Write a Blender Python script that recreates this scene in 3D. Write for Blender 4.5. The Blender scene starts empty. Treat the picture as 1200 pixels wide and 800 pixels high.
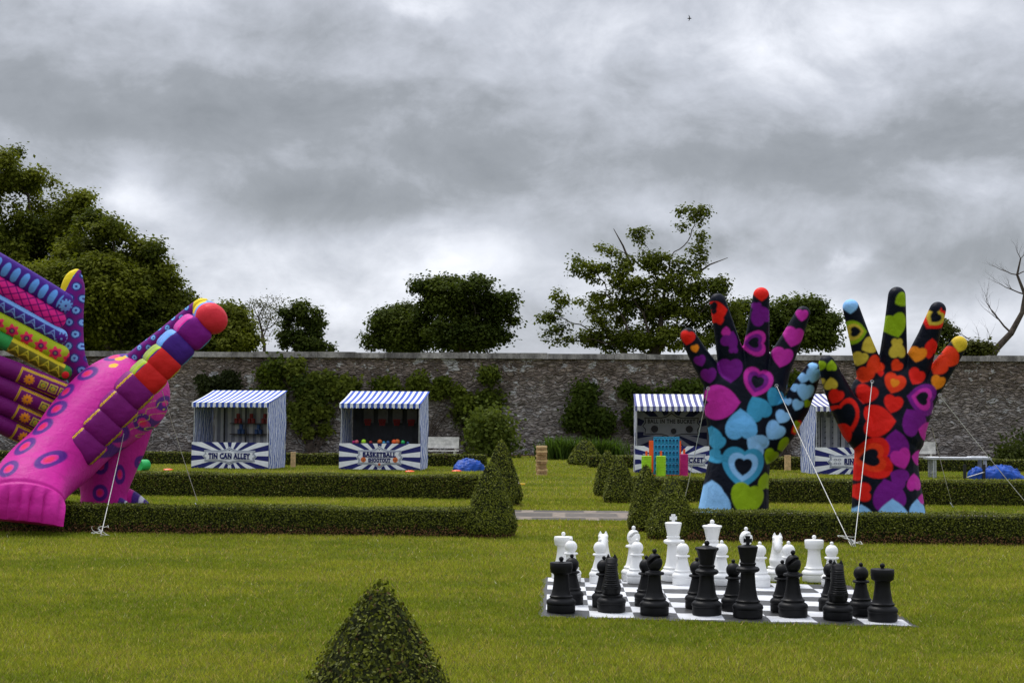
import bpy, bmesh, math, random
import numpy as np
from mathutils import Vector, Matrix
R = math.radians
PI = math.pi
random.seed(7)
rng = np.random.default_rng(11)
scene = bpy.context.scene
col = scene.collection

# ------------------------------------------------------------------ camera, sky, sun, exposure
FPX, HEYE = 1780.0, 1.6
YAW, PITCH, ROLL = R(1.8), math.atan(87 / 1780), R(0.39)
CAMR = (Matrix.Rotation(YAW, 3, 'Z') @ Matrix.Rotation(PI / 2 + PITCH, 3, 'X') @ Matrix.Rotation(ROLL, 3, 'Z'))
cd = bpy.data.cameras.new('camera')
cd.sensor_width = 36
cd.sensor_fit = 'HORIZONTAL'
cd.lens = 36 * FPX / 1200
cd.clip_end = 3000
cam = bpy.data.objects.new('camera', cd)
col.objects.link(cam)
cam.matrix_world = Matrix.Translation((0, 0, HEYE)) @ CAMR.to_4x4()
scene.camera = cam

SUN_EL, SUN_AZ = R(62), R(-35)
sl = bpy.data.lights.new('sun', 'SUN')
sl.energy = 2.0
sl.angle = R(22)
sl.color = (1, .96, .9)
so = bpy.data.objects.new('sun', sl)
col.objects.link(so)
sdir = Vector((math.sin(SUN_AZ) * math.cos(SUN_EL), math.cos(SUN_AZ) * math.cos(SUN_EL), math.sin(SUN_EL)))
so.rotation_euler = sdir.to_track_quat('Z', 'Y').to_euler()
so.location = (0, 0, 40)
scene.view_settings.view_transform = 'Standard'
scene.view_settings.look = 'None'
scene.view_settings.gamma = 1
scene.view_settings.exposure = 0.3
scene.render.engine = 'CYCLES'


class NT:
    """small helper to write node trees"""
    def __init__(s, tree):
        s.t = tree
        s.n = tree.nodes
        s.l = tree.links

    def new(s, typ, **kw):
        n = s.n.new(typ)
        for k, v in kw.items():
            setattr(n, k, v)
        return n

    def put(s, sock, v):
        if hasattr(v, 'is_output') or isinstance(v, bpy.types.NodeSocket):
            s.l.new(v, sock)
        else:
            sock.default_value = v

    def m(s, op, a, b=0.0, c=0.0, clamp=False):
        n = s.new('ShaderNodeMath', operation=op, use_clamp=clamp)
        s.put(n.inputs[0], a)
        s.put(n.inputs[1], b)
        if len(n.inputs) > 2:
            s.put(n.inputs[2], c)
        return n.outputs[0]

    def mix(s, f, a, b, blend='MIX'):
        n = s.new('ShaderNodeMix', data_type='RGBA', blend_type=blend)
        s.put(n.inputs[0], f)
        s.put(n.inputs[6], a if not isinstance(a, tuple) else (*a[:3], 1))
        s.put(n.inputs[7], b if not isinstance(b, tuple) else (*b[:3], 1))
        return n.outputs[2]

    def noise(s, vec, scale, detail=4, rough=.5, dist=0):
        n = s.new('ShaderNodeTexNoise')
        if vec is not None:
            s.l.new(vec, n.inputs['Vector'])
        n.inputs['Scale'].default_value = scale
        n.inputs['Detail'].default_value = detail
        n.inputs['Roughness'].default_value = rough
        n.inputs['Distortion'].default_value = dist
        return n.outputs['Fac']

    def ramp(s, f, lo, hi, a=0.0, b=1.0, smooth=True):
        n = s.new('ShaderNodeMapRange')
        if smooth:
            n.interpolation_type = 'SMOOTHSTEP'
        s.put(n.inputs[0], f)
        n.inputs[1].default_value = lo
        n.inputs[2].default_value = hi
        n.inputs[3].default_value = a
        n.inputs[4].default_value = b
        return n.outputs[0]

    def mapping(s, vec, scale=(1, 1, 1), loc=(0, 0, 0)):
        n = s.new('ShaderNodeMapping')
        s.l.new(vec, n.inputs[0])
        n.inputs['Scale'].default_value = scale
        n.inputs['Location'].default_value = loc
        return n.outputs[0]

    def sep(s, vec):
        n = s.new('ShaderNodeSeparateXYZ')
        s.l.new(vec, n.inputs[0])
        return n.outputs

    def comb(s, x, y, z):
        n = s.new('ShaderNodeCombineXYZ')
        for i, v in enumerate((x, y, z)):
            s.put(n.inputs[i], v)
        return n.outputs[0]

    def coord(s, which='Object'):
        return s.new('ShaderNodeTexCoord').outputs[which]


def sr(r, g, b):
    f = lambda c: (c / 255 / 12.92) if c <= 10 else ((c / 255 + .055) / 1.055) ** 2.4
    return (f(r), f(g), f(b))


# ---- overcast sky: a Nishita sky almost wholly covered by a cloud deck, brighter overhead than near the horizon
w = bpy.data.worlds.new('World')
scene.world = w
w.use_nodes = True
w.node_tree.nodes.clear()
T = NT(w.node_tree)
sky = T.new('ShaderNodeTexSky', sky_type='NISHITA', sun_disc=False)
sky.sun_elevation = SUN_EL
sky.sun_rotation = SUN_AZ
bg1 = T.new('ShaderNodeBackground')
T.l.new(sky.outputs[0], bg1.inputs[0])
bg1.inputs[1].default_value = .09
dvec = T.coord('Generated')
dx, dy, dz = T.sep(dvec)
az = T.m('ARCTAN2', dx, dy)
el = T.m('ARCSINE', dz)
n1 = T.noise(T.comb(T.m('MULTIPLY', az, 1.0), T.m('MULTIPLY', el, 1.75), .4), 5.2, 11, .57, .35)
n2 = T.noise(T.comb(az, T.m('MULTIPLY', el, 1.55), 1.3), 11.0, 10, .57, .45)
n3 = T.noise(T.comb(az, T.m('MULTIPLY', el, 1.3), 8.3), 34.0, 8, .62, .3)


def azel(px, py):
    d = CAMR @ Vector(((px - 600) / FPX, -(py - 400) / FPX, -1))
    d.normalize()
    return math.atan2(d.x, d.y), math.asin(d.z)


# where banks of cloud hang (amount > 0: bright gap, < 0: dark bank), as directions in the sky
warp = T.m('MULTIPLY', T.m('SUBTRACT', n2, .5), .13)
azw = T.m('ADD', az, warp)
elw = T.m('ADD', el, T.m('MULTIPLY', T.m('SUBTRACT', n1, .5), .055))
acc = T.m('MULTIPLY', T.m('SUBTRACT', n1, .5), .62)
acc = T.m('ADD', acc, T.m('MULTIPLY', T.m('SUBTRACT', n2, .5), .62))
acc = T.m('ADD', acc, T.m('MULTIPLY', T.m('SUBTRACT', n3, .5), .28))
BANKS = [(260, 130, 330, 62, -.30), (330, 232, 135, 32, -.26), (960, 185, 300, 42, -.27), (790, 292, 110, 22, -.20),
         (640, 215, 120, 60, -.10), (1110, 305, 120, 40, -.16), (500, 225, 110, 40, -.16), (150, 20, 260, 30, -.08), (430, 30, 130, 40, -.10),
         (550, 292, 80, 30, .28), (175, 240, 60, 30, .34), (1030, 30, 170, 45, .28), (690, 345, 220, 34, .22), (1090, 385, 220, 32, .26),
         (530, 8, 40, 22, .16), (400, 365, 190, 36, .14), (300, 300, 160, 30, .14), (985, 310, 14, 20, .18), (120, 175, 120, 18, .07)]
for px, py, rx, ry, amt in BANKS:
    a0, e0 = azel(px, py)
    u = T.m('DIVIDE', T.m('SUBTRACT', azw, a0), rx / FPX)
    v = T.m('DIVIDE', T.m('SUBTRACT', elw, e0), ry / FPX)
    q = T.m('ADD', T.m('MULTIPLY', u, u), T.m('MULTIPLY', v, v))
    g = T.m('EXPONENT', T.m('MULTIPLY', q, -1.0))
    acc = T.m('MULTIPLY_ADD', g, amt, acc)
cr = T.new('ShaderNodeValToRGB')
T.l.new(T.ramp(acc, -.56, .66, smooth=False), cr.inputs[0])
e = cr.color_ramp.elements
e[0].position = 0
e[0].color = (*sr(112, 116, 121), 1)
e[1].position = 1
e[1].color = (*sr(252, 252, 254), 1)
for p, c in ((.28, sr(140, 144, 150)), (.48, sr(176, 180, 189)), (.68, sr(212, 215, 223))):
    k = e.new(p)
    k.color = (*c, 1)
zen = T.ramp(dz, .26, .9, 1.0, 2.5)
ccol = T.mix(1.0, cr.outputs[0], T.comb(zen, zen, zen), 'MULTIPLY')
bg2 = T.new('ShaderNodeBackground')
T.l.new(ccol, bg2.inputs[0])
bg2.inputs[1].default_value = 1.12
ms = T.new('ShaderNodeMixShader')
ms.inputs[0].default_value = .95
T.l.new(bg1.outputs[0], ms.inputs[1])
T.l.new(bg2.outputs[0], ms.inputs[2])
wo = T.new('ShaderNodeOutputWorld')
T.l.new(ms.outputs[0], wo.inputs[0])


# ------------------------------------------------------------------ where things stand (measured on the photograph)
def ray(px, py):
    return CAMR @ Vector(((px - 600) / FPX, -(py - 400) / FPX, -1))


def W(px, py, Y):
    d = ray(px, py)
    t = Y / d.y
    return Vector((d.x * t, Y, HEYE + d.z * t))


def G(px, py, z=0.0):
    d = ray(px, py)
    t = (z - HEYE) / d.z
    return Vector((d.x * t, d.y * t, z))


# ------------------------------------------------------------------ mesh helpers
def tag(o, label=None, cat=None, group=None, kind=None):
    if label: o['label'] = label
    if cat: o['category'] = cat
    if group: o['group'] = group
    if kind: o['kind'] = kind
    return o


def empty(name, loc, label, cat, group=None, rz=0):
    o = bpy.data.objects.new(name, None)
    col.objects.link(o)
    o.location = loc
    o.rotation_euler = (0, 0, rz)
    o.empty_display_size = .2
    return tag(o, label, cat, group)


def link(name, me, mats, parent=None):
    o = bpy.data.objects.new(name, me)
    col.objects.link(o)
    for m_ in (mats if isinstance(mats, (list, tuple)) else [mats]):
        me.materials.append(m_)
    if parent: o.parent = parent
    return o


def np_mesh(name, V, F, smooth=False, mi=None):
    """mesh from numpy arrays; F is (n, k)"""
    me = bpy.data.meshes.new(name)
    V = np.asarray(V, dtype=np.float32)
    F = np.asarray(F, dtype=np.int32)
    n, k = F.shape
    me.vertices.add(len(V))
    me.vertices.foreach_set('co', V.ravel())
    me.loops.add(n * k)
    me.loops.foreach_set('vertex_index', F.ravel())
    me.polygons.add(n)
    me.polygons.foreach_set('loop_start', np.arange(0, n * k, k, dtype=np.int32))
    me.polygons.foreach_set('use_smooth', np.full(n, smooth, dtype=bool))
    if mi is not None:
        me.polygons.foreach_set('material_index', np.asarray(mi, dtype=np.int32))
    me.update(calc_edges=True)
    me.validate()
    return me


def set_col(me, C):
    a = me.color_attributes.new('Col', 'FLOAT_COLOR', 'POINT')
    C = np.asarray(C, dtype=np.float32)
    if C.shape[1] == 3:
        C = np.hstack([C, np.ones((len(C), 1), dtype=np.float32)])
    a.data.foreach_set('color', C.ravel())


class MB:
    def __init__(s):
        s.v = []
        s.f = []
        s.mi = []
        s.cur = 0

    def add(s, vs, fs):
        b = len(s.v)
        s.v += [tuple(v) for v in vs]
        for f in fs:
            s.f.append([i + b for i in f])
            s.mi.append(s.cur)

    def box(s, x0, x1, y0, y1, z0, z1, M=None):
        vs = [Vector((x, y, z)) for z in (z0, z1) for y in (y0, y1) for x in (x0, x1)]
        if M is not None: vs = [M @ v for v in vs]
        s.add(vs, [(0, 2, 3, 1), (4, 5, 7, 6), (0, 1, 5, 4), (2, 6, 7, 3), (0, 4, 6, 2), (1, 3, 7, 5)])

    def tube(s, pts, rad, n=8, cap=True):
        pts = [Vector(p) for p in pts]
        if not isinstance(rad, (list, tuple)): rad = [rad] * len(pts)
        vs = []
        pu = None
        for i, p in enumerate(pts):
            d = (pts[min(i + 1, len(pts) - 1)] - pts[max(i - 1, 0)])
            if d.length < 1e-9: d = Vector((0, 0, 1))
            d.normalize()
            u = pu if pu is not None else (Vector((0, 0, 1)) if abs(d.z) < .9 else Vector((1, 0, 0)))
            u = (u - d * u.dot(d))
            if u.length < 1e-6: u = d.orthogonal()
            u.normalize()
            pu = u
            v = d.cross(u)
            for k in range(n):
                a = 2 * PI * k / n
                vs.append(p + (u * math.cos(a) + v * math.sin(a)) * rad[i])
        fs = []
        for i in range(len(pts) - 1):
            for k in range(n):
                k2 = (k + 1) % n
                fs.append((i * n + k, i * n + k2, (i + 1) * n + k2, (i + 1) * n + k))
        if cap:
            fs.append(tuple(reversed(range(n))))
            fs.append(tuple(range((len(pts) - 1) * n, len(pts) * n)))
        s.add(vs, fs)

    def lathe(s, prof, n=28, c=(0, 0, 0), sx=1, sy=1, M=None):
        vs = []
        for r, z in prof:
            for k in range(n):
                a = 2 * PI * k / n
                vs.append(Vector((c[0] + sx * r * math.cos(a), c[1] + sy * r * math.sin(a), c[2] + z)))
        if M is not None: vs = [M @ v for v in vs]
        fs = []
        for i in range(len(prof) - 1):
            for k in range(n):
                k2 = (k + 1) % n
                fs.append((i * n + k, i * n + k2, (i + 1) * n + k2, (i + 1) * n + k))
        fs.append(tuple(reversed(range(n))))
        fs.append(tuple(range((len(prof) - 1) * n, len(prof) * n)))
        s.add(vs, fs)

    def prism(s, poly, d0, d1, axis='y', M=None):
        """polygon in (x,z) extruded along y (or in (y,z) along x)"""
        n = len(poly)
        vs = []
        for d in (d0, d1):
            for a, b in poly:
                vs.append(Vector((a, d, b)) if axis == 'y' else Vector((d, a, b)))
        if M is not None: vs = [M @ v for v in vs]
        fs = [tuple(range(n)), tuple(reversed(range(n, 2 * n)))]
        for i in range(n):
            j = (i + 1) % n
            fs.append((i, i + n, j + n, j))
        s.add(vs, fs)

    def build(s, name, mats, parent=None, smooth=None):
        me = bpy.data.meshes.new(name)
        me.from_pydata(s.v, [], s.f)
        if any(s.mi): me.polygons.foreach_set('material_index', s.mi)
        bm = bmesh.new()
        bm.from_mesh(me)
        bmesh.ops.recalc_face_normals(bm, faces=bm.faces)
        bm.to_mesh(me)
        bm.free()
        if smooth is not None:
            me.polygons.foreach_set('use_smooth', [True] * len(me.polygons))
            me.set_sharp_from_angle(angle=R(smooth))
        me.update()
        return link(name, me, mats, parent)


# ------------------------------------------------------------------ materials
def mat_base(name):
    m = bpy.data.materials.new(name)
    m.use_nodes = True
    t = NT(m.node_tree)
    p = m.node_tree.nodes['Principled BSDF']
    return m, t, p


def pm(name, c, rough=.55, var=.12, scale=6.0, bump=0.0, bscale=None, spec=.4, metal=0):
    """a plain material with uneven colour, uneven gloss and a little relief"""
    m, t, p = mat_base(name)
    v = t.coord('Object')
    n = t.noise(v, scale, 5, .6)
    lo = tuple(x * (1 - var) for x in c)
    hi = tuple(min(1, x * (1 + var)) for x in c)
    t.put(p.inputs['Base Color'], t.mix(t.ramp(n, .3, .7), lo, hi))
    t.put(p.inputs['Roughness'], t.ramp(n, .2, .8, max(.05, rough - .08), min(1, rough + .08)))
    p.inputs['Specular IOR Level'].default_value = spec
    p.inputs['Metallic'].default_value = metal
    if bump:
        b = t.new('ShaderNodeBump')
        b.inputs['Strength'].default_value = bump
        b.inputs['Distance'].default_value = .02
        t.l.new(t.noise(v, bscale or scale * 4, 4), b.inputs['Height'])
        t.l.new(b.outputs[0], p.inputs['Normal'])
    return m


def leafmat(name, trans=.3, rough=.5, spec=.35):
    m, t, p = mat_base(name)
    a = t.new('ShaderNodeAttribute', attribute_name='Col')
    p.inputs['Roughness'].default_value = rough
    p.inputs['Specular IOR Level'].default_value = spec
    t.l.new(a.outputs['Color'], p.inputs['Base Color'])
    tr = t.new('ShaderNodeBsdfTranslucent')
    t.l.new(t.mix(1.0, a.outputs['Color'], (1.1, 1.15, .6), 'MULTIPLY'), tr.inputs[0])
    mx = t.new('ShaderNodeMixShader')
    mx.inputs[0].default_value = trans
    t.l.new(p.outputs[0], mx.inputs[1])
    t.l.new(tr.outputs[0], mx.inputs[2])
    t.l.new(mx.outputs[0], m.node_tree.nodes['Material Output'].inputs[0])
    return m


def printed(name, rough=.5, sheen=.15):
    """printed inflatable cloth: the print is a colour attribute; seams and slight puckers as relief"""
    m, t, p = mat_base(name)
    a = t.new('ShaderNodeAttribute', attribute_name='Col')
    v = t.coord('Object')
    n = t.noise(v, 3.0, 5, .6)
    t.l.new(t.mix(1.0, a.outputs['Color'], t.comb(*(3 * [t.ramp(n, .25, .75, .88, 1.06)])), 'MULTIPLY'), p.inputs['Base Color'])
    t.put(p.inputs['Roughness'], t.ramp(n, .2, .8, rough - .06, rough + .08))
    p.inputs['Specular IOR Level'].default_value = .10
    b = t.new('ShaderNodeBump')
    b.inputs['Strength'].default_value = .45
    b.inputs['Distance'].default_value = .04
    t.l.new(t.noise(v, 7.0, 4, .55, .4), b.inputs['Height'])
    t.l.new(b.outputs[0], p.inputs['Normal'])
    return m


M = {}
M['leaf'] = leafmat('foliage', .38, .7, .08)
M['box_leaf'] = leafmat('boxwood_leaf', .2, .6, .12)
M['grass_blade'] = leafmat('grass_blade', .4, .7, .06)
M['bark'] = pm('bark', (.075, .06, .048), .9, .4, 5, .6, 18, .1)
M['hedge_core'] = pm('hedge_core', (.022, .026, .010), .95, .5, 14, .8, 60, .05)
M['print'] = printed('printed_inflatable_cloth')
M['white_plastic'] = pm('white_chess_plastic', (.80, .80, .79), .42, .03, 4, .05, 60, .45)
M['black_plastic'] = pm('black_chess_plastic', (.008, .008, .009), .5, .35, 5, .08, 70, .16)
M['rope'] = pm('white_rope', (.62, .61, .58), .8, .15, 60)
M['steel'] = pm('galvanised_steel', (.42, .43, .45), .45, .2, 9, .1, 40, .5, .6)
M['black'] = pm('black_metal', (.015, .015, .017), .5, .3, 9)
M['bench'] = pm('weathered_bench_wood', (.56, .55, .52), .75, .2, 7, .3, 30)
M['darkwood'] = pm('dark_shelf_wood', (.05, .035, .028), .7, .3, 8)
M['navy'] = pm('navy_print', (.016, .020, .11), .6, .12, 8, spec=.12)
M['paper'] = pm('sign_face', (.56, .60, .66), .55, .06, 5)
M['signwhite'] = pm('sign_white', (.72, .74, .78), .5, .05, 5)
M['blue_tarp'] = pm('blue_nylon', (.010, .062, .33), .5, .35, 6, 1.0, 7, .2)
M['wood_end'] = pm('pine_end_grain', (.34, .20, .09), .7, .25, 12, .2, 30)
M['wood'] = pm('pale_pine', (.62, .42, .21), .6, .25, 12, .2, 30)
M['orange'] = pm('orange_plastic', (.80, .095, .012), .4, .08, 5)
M['gameblue'] = pm('blue_plastic', (.02, .27, .52), .35, .12, 5)
M['lime'] = pm('lime_plastic', (.36, .66, .02), .4, .1, 5)
M['magenta'] = pm('magenta_plastic', (.46, .008, .16), .4, .1, 5)
M['yellow'] = pm('yellow_plastic', (.78, .46, .015), .4, .1, 5)
M['green'] = pm('green_plastic', (.02, .42, .10), .4, .1, 5)
M['red'] = pm('red_paint', (.30, .025, .025), .4, .15, 5)
M['bluepaint'] = pm('blue_paint', (.035, .09, .25), .4, .15, 5)
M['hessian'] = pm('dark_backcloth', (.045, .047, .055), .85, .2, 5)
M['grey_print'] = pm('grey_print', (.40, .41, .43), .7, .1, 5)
M['backboard'] = pm('shaded_backboard', (.12, .115, .12), .8, .2, 5)  # grey darkened: shade inside the stall is put into the board colour
M['basketball'] = pm('basketball_orange', (.62, .14, .03), .6, .15, 20)
M['pink'] = pm('pink_ball', (.55, .10, .14), .5, .1, 8)


def stripes(name, c1, c2, period, wob=0.0, axis=0, rough=.65):
    m, t, p = mat_base(name)
    v = t.coord('Object')
    xyz = t.sep(v)
    x = xyz[axis]
    if wob:
        x = t.m('ADD', x, t.m('MULTIPLY', t.m('SUBTRACT', t.noise(t.mapping(v, (1.4, 1.4, .9)), 3.2, 3), .5), wob))
    s = t.m('SINE', t.m('MULTIPLY', x, 2 * PI / period))
    f = t.ramp(s, -.08, .08)
    c = t.mix(f, c1, c2)
    n = t.noise(v, 5, 4)
    t.l.new(t.mix(1.0, c, t.comb(*(3 * [t.ramp(n, .3, .7, .88, 1.05)])), 'MULTIPLY'), p.inputs['Base Color'])
    p.inputs['Roughness'].default_value = rough
    p.inputs['Specular IOR Level'].default_value = .1
    b = t.new('ShaderNodeBump')
    b.inputs['Strength'].default_value = .4
    b.inputs['Distance'].default_value = .03
    t.l.new(t.noise(v, 5.0, 3), b.inputs['Height'])
    t.l.new(b.outputs[0], p.inputs['Normal'])
    return m


BLU, WHT = (.055, .105, .46), (.80, .82, .85)
M['roof_bright'] = stripes('striped_roof_canvas', BLU, WHT, .176)
M['roof_dull'] = stripes('striped_roof_canvas_faded', (.10, .105, .26), (.78, .78, .80), .176)
M['side_stripe'] = stripes('striped_side_canvas', (.10, .15, .42), (.66, .69, .75), .070, .16, 1)
M['side_pale'] = stripes('striped_side_canvas_faded', (.17, .18, .30), (.62, .63, .67), .070, .10, 1)
M['back_stripe'] = stripes('striped_back_canvas', (.30, .31, .35), (.62, .62, .63), .23, .03, 0)


def sunburst(name, cz, a, b, rays=15, sq=.62):
    m, t, p = mat_base(name)
    v = t.coord('Object')
    x, y, z = t.sep(v)
    an = t.m('ARCTAN2', t.m('SUBTRACT', z, cz), t.m('MULTIPLY', x, sq))
    f = t.ramp(t.m('SINE', t.m('MULTIPLY', an, rays)), -.06, .06)
    n = t.noise(v, 4, 4)
    c = t.mix(1.0, t.mix(f, a, b), t.comb(*(3 * [t.ramp(n, .3, .7, .9, 1.05)])), 'MULTIPLY')
    t.l.new(c, p.inputs['Base Color'])
    p.inputs['Roughness'].default_value = .55
    p.inputs['Specular IOR Level'].default_value = .12
    return m


M['burst'] = sunburst('sunburst_banner', .38, (.022, .026, .14), (.80, .82, .86))
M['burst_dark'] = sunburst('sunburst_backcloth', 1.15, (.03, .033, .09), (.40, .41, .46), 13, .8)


# ------------------------------------------------------------------ the ground
def ground_mat():
    m, t, p = mat_base('lawn_turf')
    v = t.coord('Object')
    big = t.noise(t.mapping(v, (.35, 1.0, 1)), .55, 5, .6, .3)
    med = t.noise(t.mapping(v, (.55, 1.3, 1)), 2.4, 5, .65)
    fin = t.noise(v, 55, 4, .7)
    c = t.mix(t.ramp(big, .32, .68), (.085, .108, .011), (.150, .158, .019))
    c = t.mix(t.ramp(med, .40, .72, 0, .75), c, (.175, .165, .030))
    c = t.mix(t.ramp(fin, .3, .7), t.mix(1.0, c, (.5, .55, .5), 'MULTIPLY'), c)
    t.l.new(c, p.inputs['Base Color'])
    p.inputs['Roughness'].default_value = .9
    p.inputs['Specular IOR Level'].default_value = .1
    b = t.new('ShaderNodeBump')
    b.inputs['Strength'].default_value = .7
    b.inputs['Distance'].default_value = .03
    t.l.new(fin, b.inputs['Height'])
    t.l.new(b.outputs[0], p.inputs['Normal'])
    return m


b = MB()
b.add([(-900, -60, 0), (900, -60, 0), (900, 1500, 0), (-900, 1500, 0)], [(0, 1, 2, 3)])
tag(b.build('lawn_ground', ground_mat()), 'flat mown lawn of the walled garden', 'lawn', kind='structure')


def path_mat():
    m, t, p = mat_base('flagstone_path')
    v = t.coord('Object')
    br = t.new('ShaderNodeTexBrick')
    t.l.new(v, br.inputs['Vector'])
    br.inputs['Scale'].default_value = 1
    br.inputs['Brick Width'].default_value = 1.05
    br.inputs['Row Height'].default_value = 1.15
    br.inputs['Mortar Size'].default_value = .12
    br.inputs['Mortar Smooth'].default_value = .3
    br.inputs['Color1'].default_value = (.065, .056, .048, 1)
    br.inputs['Color2'].default_value = (.12, .103, .088, 1)
    br.inputs['Mortar'].default_value = (.21, .17, .135, 1)
    n = t.noise(v, 7, 6, .7)
    c = t.mix(1.0, br.outputs[0], t.comb(*(3 * [t.ramp(n, .25, .75, .55, 1.25)])), 'MULTIPLY')
    t.l.new(c, p.inputs['Base Color'])
    p.inputs['Roughness'].default_value = .9
    bb = t.new('ShaderNodeBump')
    bb.inputs['Strength'].default_value = .6
    t.l.new(t.noise(v, 25, 5), bb.inputs['Height'])
    t.l.new(bb.outputs[0], p.inputs['Normal'])
    return m


b = MB()
b.add([(-30, 23.5, .004), (30, 23.5, .004), (30, 25.9, .004), (-30, 25.9, .004)], [(0, 1, 2, 3)])
tag(b.build('garden_path', path_mat()), 'pale flagstone path crossing the gap between the hedges', 'path', kind='structure')
b = MB()
b.add([(-2.6, 22.15, .004), (3.2, 22.0, .004), (3.2, 22.32, .004), (-2.6, 22.5, .004)], [(0, 1, 2, 3)])
tag(b.build('worn_earth', pm('bare_sandy_earth', (.24, .16, .045), .95, .4, 3, .5, 40, .05)), 'thin strip of worn sandy earth in the grass before the path', 'earth', kind='structure')
b = MB()
b.add([(-40, 60.6, .005), (40, 60.6, .005), (40, 63.2, .005), (-40, 63.2, .005)], [(0, 1, 2, 3)])
tag(b.build('flower_bed', pm('bed_soil', (.06, .035, .022), .95, .4, 3, .8, 30, .05)), 'strip of bare brown soil along the foot of the stone wall', 'flower bed', kind='structure')

# chess mat corners on the ground
MATC = [G(631.5, 723), G(1079, 735.5), G(997, 686.5), G(636, 676.5)]


def in_mat(x, y, grow=.02):
    inside = np.ones(len(x), bool)
    for i in range(4):
        a, c = MATC[i], MATC[(i + 1) % 4]
        ex, ey = c.x - a.x, c.y - a.y
        L = math.hypot(ex, ey)
        inside &= ((ex * (y - a.y) - ey * (x - a.x)) / L) > -grow
    return inside


# ---- grass blades of the mown lawn (nobody could count them)
def lawn_blades():
    Ps = []
    for y0, y1, dens in ((8.2, 10.5, 5200), (10.5, 13, 4000), (13, 16.5, 2600), (16.5, 21.8, 1500), (21.8, 23.45, 1300), (25.95, 30, 800), (30, 36, 420), (36, 47, 260), (47, 60, 130)):
        wl, wr = y1 * .40 + 2.0, y1 * .33 + 2.4
        if y0 > 25: wl, wr = y1 * .4, y1 * .33
        n = int((wl + wr) * (y1 - y0) * dens)
        x = rng.uniform(-wl, wr, n)
        y = rng.uniform(y0, y1, n)
        s = np.full(n, 1 + (y0 - 8) * .045)
        Ps.append(np.stack([x, y, s], 1))
    P = np.concatenate(Ps)
    P = P[~in_mat(P[:, 0], P[:, 1], -.025)]
    # patchiness: coarse value noise
    def vn(x, y, f, seed):
        r = np.random.default_rng(seed).random((128, 128))
        X, Y = x * f, y * f
        i, j = np.floor(X).astype(int), np.floor(Y).astype(int)
        u, v = X - i, Y - j
        u, v = u * u * (3 - 2 * u), v * v * (3 - 2 * v)
        g = lambda a, b_: r[a % 128, b_ % 128]
        return (g(i, j) * (1 - u) + g(i + 1, j) * u) * (1 - v) + (g(i, j + 1) * (1 - u) + g(i + 1, j + 1) * u) * v
    q = .45 * vn(P[:, 0] * .5, P[:, 1], .8, 3) + .3 * vn(P[:, 0] * .6, P[:, 1], 2.3, 4) + .25 * vn(P[:, 0], P[:, 1], 6, 5)
    n = len(P)
    a = rng.uniform(0, 2 * PI, n)
    h = rng.uniform(.014, .034, n) * P[:, 2] ** .5 * (.75 + .6 * q)
    wd = rng.uniform(.0028, .0052, n) * P[:, 2] ** 1.3
    lean = rng.uniform(.2, 1.3, n)
    la = rng.uniform(0, 2 * PI, n)
    c, s_ = np.cos(a), np.sin(a)
    z0 = np.zeros(n)
    A = np.stack([P[:, 0] - c * wd, P[:, 1] - s_ * wd, z0 - .002], 1)
    B = np.stack([P[:, 0] + c * wd, P[:, 1] + s_ * wd, z0 - .002], 1)
    Tp = np.stack([P[:, 0] + np.cos(la) * lean * h, P[:, 1] + np.sin(la) * lean * h, h], 1)
    V = np.stack([A, B, Tp], 1).reshape(-1, 3)
    F = np.arange(3 * n).reshape(n, 3)
    g1, g2, g3 = np.array((.155, .205, .016)), np.array((.330, .340, .038)), np.array((.46, .36, .13))
    k = np.clip((q - .30) / .36, 0, 1)[:, None] * .75 + rng.random((n, 1)) * .25
    C = g1 * (1 - k) + g2 * k
    dry = rng.random(n) < .06 + .16 * k[:, 0] ** 2
    C[dry] = g3 * rng.uniform(.6, 1.1, (dry.sum(), 1))
    C *= rng.uniform(.55, 1.3, (n, 1))
    clover = rng.random(n) < .0022
    C[clover] = np.array((.62, .60, .42)) * rng.uniform(.7, 1.1, (clover.sum(), 1))
    me = np_mesh('lawn_grass', V, F)
    set_col(me, np.repeat(C, 3, axis=0))
    tag(link('lawn_grass', me, M['grass_blade']), 'short mown green and straw coloured grass blades of the lawn', 'grass', kind='stuff')


lawn_blades()


# ------------------------------------------------------------------ leaves
def unit(n):
    d = rng.normal(size=(n, 3))
    return d / np.linalg.norm(d, axis=1, keepdims=True)


def leaf_arrays(P, N, size, asp=.55):
    """one four-cornered leaf at each point; N is the direction its face leans to"""
    n = len(P)
    N = N / np.maximum(np.linalg.norm(N, axis=1, keepdims=True), 1e-6)
    t = unit(n)
    t -= N * (t * N).sum(1, keepdims=True)
    t /= np.maximum(np.linalg.norm(t, axis=1, keepdims=True), 1e-6)
    u = np.cross(N, t)
    s = (size if np.ndim(size) else np.full(n, size))[:, None]
    V = np.stack([P - t * s * .5, P + u * s * .5 * asp + t * s * .05, P + t * s * .5, P - u * s * .5 * asp + t * s * .05], 1).reshape(-1, 3)
    F = np.arange(4 * n).reshape(n, 4)
    return V, F


# ------------------------------------------------------------------ the garden wall
WALL_Y = 63.0


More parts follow.
